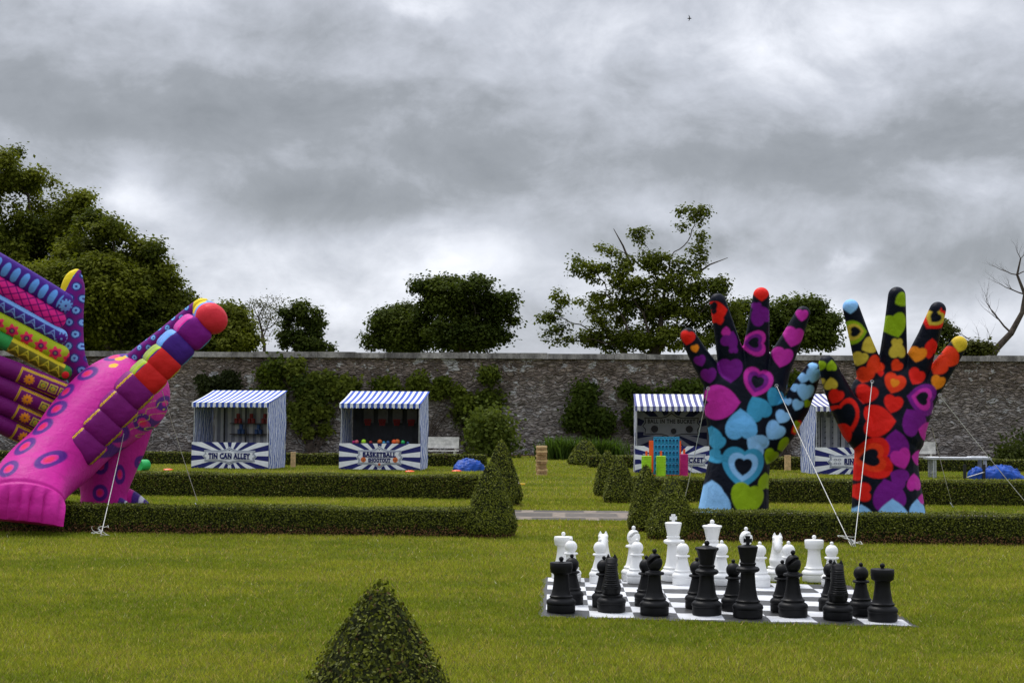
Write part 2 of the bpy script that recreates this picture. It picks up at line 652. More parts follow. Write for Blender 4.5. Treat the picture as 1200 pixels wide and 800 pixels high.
def stone_mat():
    m, t, p = mat_base('rubble_stone')
    v = t.coord('Object')
    wv = t.new('ShaderNodeVectorMath', operation='ADD')
    t.l.new(v, wv.inputs[0])
    nz = t.new('ShaderNodeTexNoise')
    nz.inputs['Scale'].default_value = 2.2
    nz.inputs['Detail'].default_value = 3
    t.l.new(v, nz.inputs['Vector'])
    sc = t.new('ShaderNodeVectorMath', operation='SCALE')
    t.l.new(nz.outputs['Color'], sc.inputs[0])
    sc.inputs['Scale'].default_value = .30
    t.l.new(sc.outputs[0], wv.inputs[1])
    mp = t.mapping(wv.outputs[0], (3.3, 1, 9.5))
    x, y, z = t.sep(mp)
    p2 = t.comb(x, 0.0, z)
    vo = t.new('ShaderNodeTexVoronoi', feature='F1')
    vo.inputs['Scale'].default_value = 1
    t.l.new(p2, vo.inputs['Vector'])
    ve = t.new('ShaderNodeTexVoronoi', feature='DISTANCE_TO_EDGE')
    ve.inputs['Scale'].default_value = 1
    t.l.new(p2, ve.inputs['Vector'])
    r_, g_, b_ = t.sep(vo.outputs['Color'])
    c = t.mix(t.ramp(r_, .05, .95, smooth=False), (.185, .160, .142), (.36, .32, .29))
    c = t.mix(t.m('MULTIPLY', t.ramp(g_, .78, .86), .6), c, (.33, .31, .30))
    big = t.noise(t.mapping(v, (.22, 1, .5)), 1.0, 5, .6)
    ox, oy, oz = t.sep(v)
    up = t.ramp(t.m('ADD', oz, t.m('MULTIPLY', big, 2.2)), 2.9, 4.6)
    c = t.mix(t.m('MULTIPLY', up, .65), c, t.mix(1.0, c, (.62, .50, .40), 'MULTIPLY'))
    med = t.noise(v, 3.5, 6, .7)
    c = t.mix(1.0, c, t.comb(*(3 * [t.ramp(med, .25, .8, .55, 1.45)])), 'MULTIPLY')
    c = t.mix(t.ramp(ve.outputs['Distance'], .0, .09, .42, 0), c, (.075, .064, .057))
    li = t.noise(t.mapping(v, (1, 1, 1.25)), 1.9, 4, .62, .4)
    reg = t.noise(t.mapping(v, (.35, 1, .35), (9, 0, 3)), .8, 2)
    lich = t.ramp(t.m('ADD', li, t.m('MULTIPLY', t.m('SUBTRACT', reg, .5), .34)), .605, .640)
    c = t.mix(t.m('MULTIPLY', lich, .85), c, (.48, .475, .465))
    lj = t.ramp(t.noise(v, 6.5, 3, .6), .650, .685)
    c = t.mix(t.m('MULTIPLY', lj, .7), c, (.42, .41, .40))
    t.l.new(c, p.inputs['Base Color'])
    p.inputs['Roughness'].default_value = .95
    p.inputs['Specular IOR Level'].default_value = .1
    bb = t.new('ShaderNodeBump')
    bb.inputs['Strength'].default_value = 1
    bb.inputs['Distance'].default_value = .09
    t.l.new(t.m('ADD', t.ramp(ve.outputs['Distance'], 0, .2), t.m('MULTIPLY', med, .9)), bb.inputs['Height'])
    t.l.new(bb.outputs[0], p.inputs['Normal'])
    return m


def coping_mat():
    m, t, p = mat_base('coping_stone')
    v = t.coord('Object')
    x, y, z = t.sep(v)
    n = t.noise(t.mapping(v, (1, 1, .4)), 1.1, 6, .7)
    f = t.noise(v, 9, 5, .7)
    c = t.mix(t.ramp(n, .35, .66), (.10, .092, .088), (.36, .34, .325))
    c = t.mix(1.0, c, t.comb(*(3 * [t.ramp(f, .25, .75, .6, 1.3)])), 'MULTIPLY')
    t.l.new(c, p.inputs['Base Color'])
    p.inputs['Roughness'].default_value = .9
    bb = t.new('ShaderNodeBump')
    bb.inputs['Strength'].default_value = .7
    t.l.new(f, bb.inputs['Height'])
    t.l.new(bb.outputs[0], p.inputs['Normal'])
    return m


wall = empty('garden_wall', (0, WALL_Y, 0), 'tall rubble stone garden wall with pale coping and white lichen', 'wall')
b = MB()
nx, nz = 160, 12
vs, fs = [], []
for k in range(nz + 1):
    for i in range(nx + 1):
        x = -42 + 84 * i / nx
        z = -.1 + 4.06 * k / nz
        vs.append((x, random.uniform(-.035, .035) + .03 * math.sin(x * .7 + z), z))
for k in range(nz):
    for i in range(nx):
        a = k * (nx + 1) + i
        fs.append((a, a + 1, a + nx + 2, a + nx + 1))
b.add(vs, fs)
b.box(-42, 42, .08, .7, -.1, 3.955)
b.build('masonry', stone_mat(), wall)
b = MB()
x = -42
while x < 42:
    L = random.uniform(.9, 1.7)
    dz, dy = random.uniform(-.02, .02), random.uniform(-.02, .02)
    b.box(x, x + L - .012, -.12 + dy, .8, 3.962, 4.19 + dz)
    x += L
b.build('coping', coping_mat(), wall)


# ------------------------------------------------------------------ trees
def vnoise3(P, seed):
    r = np.random.default_rng(seed).random((32, 32, 32))
    i = np.floor(P).astype(int)
    f = P - i
    f = f * f * (3 - 2 * f)
    out = 0
    for a in (0, 1):
        for b_ in (0, 1):
            for c in (0, 1):
                w_ = (f[:, 0] if a else 1 - f[:, 0]) * (f[:, 1] if b_ else 1 - f[:, 1]) * (f[:, 2] if c else 1 - f[:, 2])
                out = out + w_ * r[(i[:, 0] + a) % 32, (i[:, 1] + b_) % 32, (i[:, 2] + c) % 32]
    return out


def grow(A, start, step, kill, iters=170):
    """branches that grow towards the places where leaves are to hang; returns nodes and each node's parent"""
    N = [np.array(s, float) for s in start]
    par = [i - 1 for i in range(len(start))]
    A = np.array(A)
    P = np.array(N)
    d = np.linalg.norm(A[:, None] - P[None], axis=2)
    ni, nd = d.argmin(1), d.min(1)
    seen = {}
    for _ in range(iters):
        if len(A) == 0: break
        P = np.array(N)
        v = A - P[ni]
        v /= np.maximum(np.linalg.norm(v, axis=1, keepdims=True), 1e-6)
        w_ = 1 / np.maximum(nd, .3)[:, None]
        S = np.zeros_like(P)
        np.add.at(S, ni, v * w_)
        act = np.unique(ni)
        D = S[act]
        D /= np.maximum(np.linalg.norm(D, axis=1, keepdims=True), 1e-6)
        D = D + rng.normal(0, .22, D.shape)
        D /= np.maximum(np.linalg.norm(D, axis=1, keepdims=True), 1e-6)
        Q, pr = [], []
        for i, dd in zip(act, D):
            if seen.get(i, 0) > 4: continue
            seen[i] = seen.get(i, 0) + 1
            Q.append(P[i] + dd * step)
            pr.append(int(i))
        if not Q: break
        b0 = len(N)
        N += Q
        par += pr
        Q = np.array(Q)
        dn = np.linalg.norm(A[:, None] - Q[None], axis=2)
        j, m = dn.argmin(1), dn.min(1)
        up = m < nd
        ni[up] = b0 + j[up]
        nd[up] = m[up]
        keep = nd > kill
        # a place whose nearest node can grow no more is given up
        keep &= np.array([seen.get(int(i), 0) <= 4 for i in ni])
        A, ni, nd = A[keep], ni[keep], nd[keep]
    return np.array(N), par


def tree(name, label, base_px, Y, blobs, lsize, nleaf, dark, light, group=None, trunk_r=.35, natt=1500, fork=2.2, spread=.26, kill=.42, step=.32, sticks=(), cat='tree', thin=.02, depth=.8, void=.47, freq=.62):
    global rng
    rng = np.random.default_rng(int(base_px) * 7 + 3)
    random.seed(int(base_px))
    k = Y / FPX
    base = W(base_px, 480, Y)
    base.z = 0
    root = empty(name, base, label, cat, group)
    ar = np.array([(q[2] * q[3]) ** 1.25 for q in blobs])
    A = []
    for (bx, by, rx, ry), f in zip(blobs, ar / ar.sum()):
        c = np.array(W(bx, by, Y))
        dr = depth * rx * k
        c[1] += random.uniform(-.3, .3) * dr + random.uniform(-.5, .5)
        n = max(10, int(natt * f * 2))
        A.append(c + unit(n) * (rng.random(n) ** .42)[:, None] * np.array((rx * k, dr, ry * k)))
    A = np.concatenate(A)
    A = A[A[:, 2] > fork * .7]
    fq = np.array((freq, freq, freq * 1.7))
    nz = .72 * vnoise3(A * fq, base_px) + .28 * vnoise3(A * fq * 2.3, base_px + 1)
    A = A[nz > void]
    st = [np.array(base) + np.array((random.uniform(-.06, .06), 0, z)) for z in np.arange(0, fork + .01, step)]
    N, par = grow(A, st, step, kill)
    n = len(N)
    kids = [[] for _ in range(n)]
    for i, q in enumerate(par):
        if q >= 0: kids[q].append(i)
    r = np.zeros(n)
    for i in range(n - 1, -1, -1):
        r[i] = max(.011, sum(r[c] ** 2.25 for c in kids[i]) ** (1 / 2.25)) if kids[i] else .011
    f = trunk_r / r[0]
    rr = np.where(r < .03, r, .03 + (r - .03) * f) if f < 1 else r * f ** np.clip((r - .011) / .1, 0, 1)
    wood = MB()
    for i in range(n):                       # follow every chain from where it leaves its parent
        for c in kids[i]:
            if kids[i] and c != max(kids[i], key=lambda q: r[q]) or par[i] == -1:
                ch = [i, c]
                while kids[ch[-1]]:
                    ch.append(max(kids[ch[-1]], key=lambda q: r[q]))
                rad = [min(rr[q], rr[c] * 1.15) for q in ch]
                wood.tube([N[q] - np.array(base) for q in ch], rad, 6 if rad[0] > .06 else 4, cap=False)
    for stk in sticks:
        pts = [W(px, py, Y) - base for px, py in stk[:-1]]
        q = stk[-1]
        wood.tube(pts, [q * (1 - .8 * i / (len(pts) - 1)) for i in range(len(pts))], 5)
    wood.build('trunk', M['bark'], root, 60)
    tw = np.where((r < thin) & (N[:, 2] > fork))[0]
    tone0 = np.clip((vnoise3(N * .8, base_px + 7) * .65 + vnoise3(N * 2.2, base_px + 8) * .35 - .28) / .44, 0, 1)
    nz = .6 * vnoise3(N[tw] * fq, base_px) + .4 * vnoise3(N[tw] * fq * 2.3, base_px + 1)
    wt = rng.uniform(.3, 1.6, len(tw)) * np.clip((nz - void + .10) / .16, .03, 1)
    idx = tw[rng.choice(len(tw), nleaf, p=wt / wt.sum())]
    off = rng.normal(size=(nleaf, 3)) * np.array((spread, spread, spread * .7))
    P = N[idx] + off
    Nn = off / np.maximum(np.linalg.norm(off, axis=1, keepdims=True), 1e-6) * .5 + np.array((0, 0, .7)) + unit(nleaf) * .65
    V, F = leaf_arrays(P, Nn, lsize * rng.uniform(.55, 1.35, nleaf), .72)
    me = np_mesh('crown', V - np.array(base), F)
    tone = np.clip(tone0[idx][:, None] * .68 + rng.random((nleaf, 1)) * .32, 0, 1)
    set_col(me, np.repeat(np.array(dark) * (1 - tone) + np.array(light) * tone, 4, axis=0))
    link('crown', me, M['leaf'], root)
    return root


BG = 'trees beyond the garden wall'
D1, L1 = (.034, .050, .006), (.175, .190, .017)
D2, L2 = (.026, .042, .006), (.090, .115, .014)
tree('broadleaf_tree', 'tallest dense dark green tree at far left beyond the wall', 15, 84,
     [(5, 212, 62, 46), (72, 232, 42, 32), (95, 255, 26, 20), (25, 300, 95, 50), (-50, 250, 60, 60), (40, 350, 110, 46), (60, 395, 90, 30), (25, 180, 28, 14), (20, 255, 75, 50), (50, 240, 40, 40)],
     0.20, 130000, D1, L1, BG, .55, 4200, 4, .30, .48, .38, void=.475, freq=.60)
tree('broadleaf_tree', 'broad sloping dark tree between the tallest tree and the purple inflatable wing', 140, 79,
     [(120, 285, 48, 32), (158, 300, 40, 30), (182, 325, 24, 22), (110, 345, 80, 46), (178, 355, 44, 32), (150, 392, 80, 30), (205, 368, 24, 26), (214, 396, 26, 18)],
     .195, 100000, D1, L1, BG, .5, 3800, 4, .29, .46, .36, void=.475, freq=.68)
tree('broadleaf_tree', 'low rounded dark tree behind the red tip of the raised wing', 250, 82,
     [(228, 378, 26, 22), (260, 382, 34, 22), (284, 394, 22, 14), (250, 402, 56, 18), (268, 364, 14, 9)],
     .19, 38000, D1, L1, BG, .4, 1700, 3, .27, void=.51, freq=.7)
tree('slender_tree', 'thin tree with pale twigs showing through sparse leaves', 310, 92,
     [(300, 366, 20, 16), (318, 358, 18, 12), (290, 385, 14, 16), (312, 380, 20, 20), (330, 354, 10, 7)],
     .12, 1700, (.05, .055, .015), (.13, .13, .05), BG, .16, 900, 3, .22, .35, .3, void=.3)
tree('slender_tree', 'narrow dark feathery tree right of the sparse pale tree', 352, 88,
     [(346, 360, 18, 13), (358, 374, 22, 16), (352, 394, 26, 16), (366, 404, 20, 9), (338, 380, 10, 18), (384, 409, 10, 3)],
     .18, 13000, D2, L2, BG, .22, 1100, 3, .2, void=.44, freq=1.1)
tree('broadleaf_tree', 'dense round dark tree left of the taller dark tree in the middle', 466, 80,
     [(466, 378, 26, 18), (452, 394, 22, 18), (486, 392, 26, 20), (474, 364, 16, 7), (440, 402, 10, 8)],
     .18, 24000, D2, L2, BG, .35, 1000, 3, .27)
tree('broadleaf_tree', 'tall spreading dark tree behind the middle of the wall', 540, 78,
     [(516, 336, 34, 13), (556, 340, 36, 15), (522, 358, 30, 18), (560, 366, 38, 20), (586, 352, 20, 12), (598, 370, 9, 14), (540, 392, 50, 20), (575, 396, 26, 14), (488, 331, 8, 6), (505, 385, 26, 22)],
     .18, 34000, D2, L2, BG, .4, 1900, 3, .24, void=.43, freq=.8)
tree('oak_tree', 'big open crowned oak with bare sticks behind the ball game stall', 765, 75,
     [(812, 247, 20, 6), (800, 262, 14, 13), (838, 252, 10, 5), (748, 269, 11, 6), (701, 291, 17, 6), (677, 304, 12, 7), (690, 317, 28, 11), (664, 342, 22, 10), (643, 370, 16, 8), (640, 391, 12, 10), (668, 392, 28, 14),
      (757, 288, 15, 7), (772, 306, 32, 13), (742, 329, 38, 17), (780, 334, 40, 20), (722, 315, 16, 9), (812, 334, 30, 18), (842, 331, 18, 10), (712, 362, 38, 20), (757, 366, 46, 24), (804, 362, 38, 22), (822, 284, 8, 20), (816, 308, 14, 8),
      (724, 397, 48, 14), (842, 372, 28, 20), (862, 350, 18, 10), (785, 398, 60, 14)],
     .16, 36000, (.040, .058, .007), (.150, .172, .017), BG, .42, 3000, 3.4, .19, .36, .3,
     [((815, 322), (832, 310), (853, 302), .07), ((742, 318), (730, 288), (719, 268), .08), ((755, 316), (738, 300), (724, 292), .06)], depth=.55, void=.46, freq=1.3)
tree('broadleaf_tree', 'rounded green tree behind the raised fingers of the blue and magenta hand', 920, 80,
     [(938, 360, 30, 13), (905, 366, 24, 16), (950, 382, 30, 20), (885, 386, 30, 22), (920, 392, 50, 20), (970, 378, 12, 10), (968, 398, 14, 10), (872, 360, 14, 10)],
     .185, 38000, (.030, .046, .006), (.105, .135, .016), BG, .4, 1700, 3, .28)
tree('broadleaf_tree', 'small airy tree top right of the red heart hand', 1108, 78,
     [(1108, 388, 10, 9), (1098, 402, 12, 10), (1116, 402, 10, 8)], .18, 2600, (.03, .045, .008), (.10, .12, .02), BG, .12, 300, 3, .2, .3, .26)
tree('bush', 'low olive bush showing just above the wall at the right', 1155, 72,
     [(1150, 410, 26, 6), (1172, 409, 16, 6), (1135, 413, 20, 5)], .18, 5500, (.04, .048, .008), (.12, .125, .02), BG, .15, 500, 2.5, .22, cat='bush')


def bare_tree():
    Y = 74
    base = W(1150, 480, Y)
    base.z = 0
    root = empty('bare_tree', base, 'leafless leaning tree with crooked branches at the right edge', 'tree', BG)
    mb = MB()

    def br(p, d, L, r, dep):
        pts, rr = [p], [r]
        q = p.copy()
        for i in range(4):
            d = (d + Vector((random.uniform(-.3, .3), random.uniform(-.25, .25), random.uniform(-.12, .25)))).normalized()
            q = q + d * L / 4
            pts.append(q.copy())
            rr.append(r * (1 - .17 * (i + 1)))
        mb.tube(pts, rr, 5, cap=False)
        if dep == 0: return
        for i in (1, 2, 3, 4):
            for _ in range(1 if i < 4 else 2):
                dd = (d + Vector((random.uniform(-1, 1), random.uniform(-.7, .7), random.uniform(-.3, .8)))).normalized()
                br(pts[i], dd, L * random.uniform(.5, .72), rr[i] * .5, dep - 1)
    main = [base, W(1150, 440, Y), W(1168, 408, Y), W(1185, 390, Y), W(1198, 366, Y), W(1201, 345, Y), W(1192, 322, Y), W(1196, 303, Y)]
    mb.tube(main, [.22, .20, .17, .15, .12, .09, .06, .035], 7)
    for i, d, L, r in ((2, (-1, .1, .35), 2.0, .07), (3, (-.6, 0, .75), 2.2, .08), (4, (.7, 0, .6), 2.6, .09), (5, (-.9, .2, .35), 1.5, .06), (6, (-.8, 0, .1), 1.3, .045), (6, (.8, 0, .4), 1.3, .045), (7, (-.4, 0, .8), .8, .03), (7, (.5, 0, .7), .8, .03)):
        br(main[i].copy(), Vector(d).normalized(), L * .85, r * .7, 2)
    mb.v = [tuple(Vector(v) - base) for v in mb.v]
    mb.build('trunk', M['bark'], root, 60)


bare_tree()


# ------------------------------------------------------------------ hedges and topiary
def box_colors(n, z, brown_to=0.0, bright=1.0):
    k = rng.random((n, 1))
    c = np.array((.033, .046, .005)) * (1 - k) + np.array((.148, .162, .015)) * k
    c *= rng.uniform(.7, 1.25, (n, 1)) * bright
    pale = rng.random(n) < .035
    c[pale] = np.array((.30, .30, .09)) * rng.uniform(.6, 1.2, (pale.sum(), 1))
    if brown_to > 0:
        br = rng.random(n) < np.clip((brown_to - z) / brown_to * 1.3, 0, .85)
        c[br] = np.array((.115, .058, .026)) * rng.uniform(.35, 2.2, (br.sum(), 1))
    else:
        br = rng.random(n) < .05
        c[br] = np.array((.09, .055, .02)) * rng.uniform(.5, 1.4, (br.sum(), 1))
    return c


def hedge(label, x0, x1, yf0, yf1, thick, h, leaf, dens, brown=0.0, slope=0.0, group='clipped box hedges'):
    """a clipped run from x0 to x1; its front face stands at yf0 (left) .. yf1 (right)"""
    L = x1 - x0
    base = Vector(((x0 + x1) / 2, (yf0 + yf1) / 2 + thick / 2, 0))
    pts, nor = [], []

    def add(n, fn, nv):
        a, b_ = rng.random(n), rng.random(n)
        pts.append(fn(a, b_))
        nor.append(np.tile(nv, (n, 1)))
    yf = lambda a: yf0 + (yf1 - yf0) * a
    wob = lambda a: .012 * np.sin(a * L * 2.1) + .008 * np.sin(a * L * 5.3 + 1)
    add(int(L * h * dens), lambda a, b_: np.stack([x0 + a * L, yf(a) + .05 * np.sin(b_ * 3) * 0 + rng.normal(0, .012, len(a)), b_ * (h + wob(a))], 1), (0, -1, .25))
    add(int(L * thick * dens), lambda a, b_: np.stack([x0 + a * L, yf(a) + b_ * thick, h + wob(a) + rng.normal(0, .010, len(a))], 1), (0, 0, 1))
    add(int(L * h * dens * .35), lambda a, b_: np.stack([x0 + a * L, yf(a) + thick + rng.normal(0, .012, len(a)), b_ * h], 1), (0, 1, .25))
    for xe, s in ((x0, -1), (x1, 1)):
        ye = yf0 if s < 0 else yf1
        add(int(thick * h * dens), lambda a, b_: np.stack([np.full(len(a), xe) + rng.normal(0, .012, len(a)), ye + a * thick, b_ * h], 1), (s, 0, .25))
    P, N = np.concatenate(pts), np.concatenate(nor)
    N = N + unit(len(P)) * .75
    V, F = leaf_arrays(P, N, leaf * rng.uniform(.6, 1.3, len(P)), .62)
    C = box_colors(len(P), P[:, 2], brown)
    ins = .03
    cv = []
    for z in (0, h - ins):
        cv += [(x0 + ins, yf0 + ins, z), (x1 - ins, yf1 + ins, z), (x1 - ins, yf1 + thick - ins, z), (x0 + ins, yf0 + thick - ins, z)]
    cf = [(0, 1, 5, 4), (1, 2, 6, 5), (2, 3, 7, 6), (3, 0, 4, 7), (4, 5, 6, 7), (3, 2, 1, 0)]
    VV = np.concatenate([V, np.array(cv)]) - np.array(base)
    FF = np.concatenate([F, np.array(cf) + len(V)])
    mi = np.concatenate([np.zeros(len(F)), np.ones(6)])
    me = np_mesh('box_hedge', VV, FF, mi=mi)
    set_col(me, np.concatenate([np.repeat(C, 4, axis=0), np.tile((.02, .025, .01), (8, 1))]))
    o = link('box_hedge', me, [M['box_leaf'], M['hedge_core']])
    o.location = base
    return tag(o, label, 'hedge', group)


def gx(px, Y):
    return W(px, 500, Y).x


hedge('nearest long clipped hedge at left, under the purple inflatable tail', gx(-260, 20.2), gx(562, 20.2), 20.35, 20.05, .5, .365, .026, 4300, .17)
hedge('nearest long clipped hedge at right, in front of both giant hands', gx(800, 19.6), gx(1480, 19.4), 19.75, 19.25, .5, .375, .026, 4300, .17)
hedge('second long clipped hedge at left, in front of the tin can and basketball stalls', gx(-200, 29.3), gx(572, 29.3), 29.5, 29.1, .6, .44, .034, 2600)
hedge('second long clipped hedge at right, behind both giant hands', gx(722, 28.5), gx(1420, 28.3), 28.7, 28.1, .6, .44, .034, 2600)
hedge('far low hedge at left running behind the tin can and basketball stalls', gx(-60, 47.6), gx(570, 47.6), 47.8, 47.4, .6, .37, .06, 620)
hedge('far low hedge piece between the distant topiary and the bucket stall', gx(690, 47.2), gx(745, 47.2), 47.3, 47.2, .6, .37, .06, 620)
hedge('far low hedge at right running behind the ring game stall and bench', gx(880, 46.6), gx(1260, 46.4), 46.7, 46.2, .6, .38, .06, 620)


def topiary(label, px, apy, Y, wpx, leaf, dens, brown=0.06, pw=.8, h=None, corners=0.0, rot=0.0):
    """a clipped cone with full sides; wpx is its greatest width in the photograph, for its real radius at distance Y"""
    base = W(px, 480, Y)
    base.z = 0
    r = wpx / 2 * Y / FPX
    if h is None: h = W(px, apy, Y).z
    def rad(t):   # t = height 0..1
        body = np.clip(1 - t, 0, 1) ** pw
        foot = np.clip(t / .16, 0, 1)
        return r * np.minimum(body / (1 - .16) ** pw, 1.0) * (.82 + .18 * foot ** .6)
    # area-weighted sampling in height
    tt = np.linspace(0, 1, 200)
    wgt = rad(tt) + .01
    n = int(2.2 * PI * r * h * .62 * dens)
    t = rng.choice(tt, n, p=wgt / wgt.sum()) + rng.uniform(-.0025, .0025, n)
    t = np.clip(t, 0, 1)
    a = rng.uniform(0, 2 * PI, n)
    sq = 1 + corners * np.cos(4 * (a - rot))
    lump = 1 + .025 * np.sin(3 * a + 7 * t) + .02 * np.sin(7 * a - 11 * t + px)
    rr = rad(t) * sq * lump + rng.normal(0, .008, n)
    P = np.stack([rr * np.cos(a), rr * np.sin(a), t * h + rng.normal(0, .008, n)], 1)
    N = np.stack([np.cos(a), np.sin(a), np.full(n, .5)], 1) + unit(n) * .75
    V, F = leaf_arrays(P, N, leaf * rng.uniform(.6, 1.35, n), .62)
    C = box_colors(n, P[:, 2], brown, 1.3 if px != 447 else 1.0)
    prof = [(float(rad(np.array(q)) * .95), q * h) for q in np.linspace(0, .97, 14)]
    k = 24
    cv = [(q * math.cos(2 * PI * i / k) * (1 + corners * math.cos(4 * (2 * PI * i / k - rot))), q * math.sin(2 * PI * i / k) * (1 + corners * math.cos(4 * (2 * PI * i / k - rot))), z) for q, z in prof for i in range(k)]
    cf = [(j * k + i, j * k + (i + 1) % k, (j + 1) * k + (i + 1) % k, (j + 1) * k + i) for j in range(len(prof) - 1) for i in range(k)]
    me = np_mesh('topiary_cone', np.concatenate([V, np.array(cv)]), np.concatenate([F, np.array(cf) + len(V)]),
                 mi=np.concatenate([np.zeros(len(F)), np.ones(len(cf))]))
    set_col(me, np.concatenate([np.repeat(C, 4, axis=0), np.tile((.02, .025, .01), (len(cv), 1))]))
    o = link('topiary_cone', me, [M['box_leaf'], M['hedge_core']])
    o.location = base
    return tag(o, label, 'topiary', 'clipped box topiary cones')


topiary('foreground clipped box cone, cut off by the bottom of the photo', 447, 682, 5.0, 345, .0145, 17000, .0, .78)
topiary('clipped cone at the end of the nearest left hedge, front of its pair', 576, 541, 20.2, 61, .026, 5600, .08, .62, corners=.05, rot=.5)
topiary('clipped cone behind the front left cone, yellow and blue pole leaning by it', 588, 515, 27.2, 48, .034, 3000, .05, .66, corners=.05, rot=.3)
topiary('clipped cone left of its fatter neighbour, in front of the orange game upright', 757, 544, 21.4, 43, .026, 5600, .08, .58)
topiary('fat clipped cone right behind the white king, against the nearest right hedge', 787, 558, 20.0, 60, .026, 5600, .08, .62)
topiary('clipped cone at the end of the second right hedge, front of its pair', 726, 534, 28.4, 39, .034, 3200, .05, .56)
topiary('clipped cone partly hidden behind its neighbour at the second right hedge', 712, 527, 30.5, 33, .034, 3200, .05, .56)
topiary('most distant clipped cone, among spiky leaves at the foot of the wall', 686, 515, 50.0, 42, .07, 800, .05, .55)


# ------------------------------------------------------------------ climbers, shrubs and spiky plants at the wall
def climber(label, Y, blobs, nleaf, lsize, dark, light, name='climbing_plant', cat='climbing plant', stems=(), depth=.16, group='climbing plants on the garden wall', ground_px=None):
    k = Y / FPX
    gp = ground_px if ground_px is not None else sum(q[0] for q in blobs) / len(blobs)
    base = W(gp, 480, Y)
    base.z = 0
    root = empty(name, base, label, cat, group)
    area = np.array([q[2] * q[3] for q in blobs], float)
    C, CR = [], []
    for bx, by, rx, ry in blobs:
        c = np.array(W(bx, by, Y - depth * 1.1))
        n = max(4, int(rx * ry * k * k / .13))
        d = unit(n) * (rng.random((n, 1)) ** .45)
        C.append(c + d * np.array((rx * k, depth if depth else rx * k, ry * k)))
    C = np.concatenate(C)
    C = C[C[:, 2] > .05]
    if cat == 'climbing plant': C = C[vnoise3(C * 1.5, int(gp)) > .36]
    CRr = rng.uniform(.10, .26, len(C)) * (1.5 if cat == 'shrub' else 1)
    nleaf = int(nleaf * .60) if cat == 'climbing plant' else nleaf
    i = rng.integers(0, len(C), nleaf)
    off = rng.normal(size=(nleaf, 3)) * CRr[i][:, None] * np.array((1, .6, .9))
    P = C[i] + off
    if cat == 'climbing plant': P[:, 1] = np.minimum(P[:, 1], WALL_Y - .06)
    P[:, 2] = np.maximum(P[:, 2], .03)
    N = np.array((0, -.7, .5)) + unit(nleaf) * .8
    V, F = leaf_arrays(P, N, lsize * rng.uniform(.6, 1.3, nleaf), .75)
    me = np_mesh('leaves', V - np.array(base), F)
    tone = rng.random(len(C))[i][:, None] * .6 + rng.random((nleaf, 1)) * .4
    set_col(me, np.repeat(np.array(dark) * (1 - tone) + np.array(light) * tone, 4, axis=0))
    link('leaves', me, M['leaf'], root)
    mb = MB()
    for bx, by, rx, ry in blobs:
        for _ in range(3):
            e = W(bx + random.uniform(-.7, .7) * rx, by + random.uniform(-.5, .5) * ry, Y - .05)
            s0 = base + Vector((random.uniform(-.2, .2), -.05, 0))
            mid = s0.lerp(e, .5) + Vector((random.uniform(-.25, .25), random.uniform(-.05, .02), 0))
            mb.tube([s0, mid, e], [.028, .02, .008], 5, cap=False)
    mb.v = [tuple(Vector(v) - base) for v in mb.v]
    mb.build('stems', M['bark'], root, 60)


dk, lt = (.022, .040, .005), (.120, .148, .015)
CY = WALL_Y - .10
climber('dull green climber on the wall left of the tin can stall roof', CY, [(248, 446, 22, 12), (240, 460, 16, 20), (265, 452, 16, 14)], 5500, .17, (.014, .020, .006), (.040, .050, .014))
climber('upright climber on the wall behind the tin can stall roof', CY, [(320, 440, 16, 13), (318, 458, 18, 16), (312, 480, 14, 20)], 4800, .17, dk, lt)
climber('largest bright leaved climber on the wall between the two left stalls', CY, [(348, 438, 12, 10), (362, 452, 18, 16), (378, 466, 22, 24), (368, 490, 24, 20), (396, 456, 18, 14), (356, 475, 18, 20), (385, 505, 14, 16), (345, 500, 10, 26)], 15000, .18, (.022, .042, .006), (.15, .175, .022))
climber('long climber on the wall above and right of the basketball stall', CY, [(430, 452, 24, 8), (466, 452, 24, 8), (500, 455, 22, 10), (524, 460, 18, 14), (538, 478, 14, 20), (515, 490, 14, 22)], 8500, .17, dk, lt)
climber('thin twiggy climber on the wall above the pale garden bench', CY, [(548, 492, 10, 12), (555, 515, 9, 16)], 1200, .14, (.02, .024, .008), (.06, .07, .02))
climber('small round climber high on the wall right of the basketball stall', CY, [(573, 450, 13, 12), (576, 465, 14, 9)], 3400, .16, dk, lt, ground_px=563)
climber('dark sprawling climber on the wall left of the bucket stall', CY, [(685, 462, 7, 12), (680, 478, 12, 12), (690, 492, 20, 12), (712, 500, 24, 18), (722, 478, 14, 12), (735, 470, 14, 14), (742, 500, 16, 20), (700, 512, 18, 14)], 13000, .17, (.018, .034, .005), (.075, .105, .013))
climber('climber along the wall behind the bucket stall roof', CY, [(760, 460, 22, 8), (795, 458, 22, 7), (825, 460, 16, 9)], 3800, .17, (.02, .036, .005), (.09, .125, .016))
climber('climber on the wall between the two giant hands', CY, [(920, 462, 16, 16), (938, 450, 10, 10), (905, 480, 14, 18)], 4200, .17, dk, lt)
climber('loose bushy shrub with upright shoots behind the left pair of cones', 58.5, [(573, 508, 16, 14), (562, 524, 20, 10), (590, 522, 16, 10), (580, 496, 5, 10), (560, 503, 4, 12), (570, 494, 3, 10), (590, 506, 4, 11)], 2700, .17, (.04, .062, .008), (.14, .17, .026), 'garden_shrub', 'shrub', depth=.5, group=None)
climber('dome shaped dark shrub by the wall at the right edge', 52, [(1196, 533, 15, 11), (1205, 538, 12, 9)], 3500, .13, (.02, .03, .006), (.06, .075, .012), 'garden_shrub', 'shrub', depth=.5, group=None)


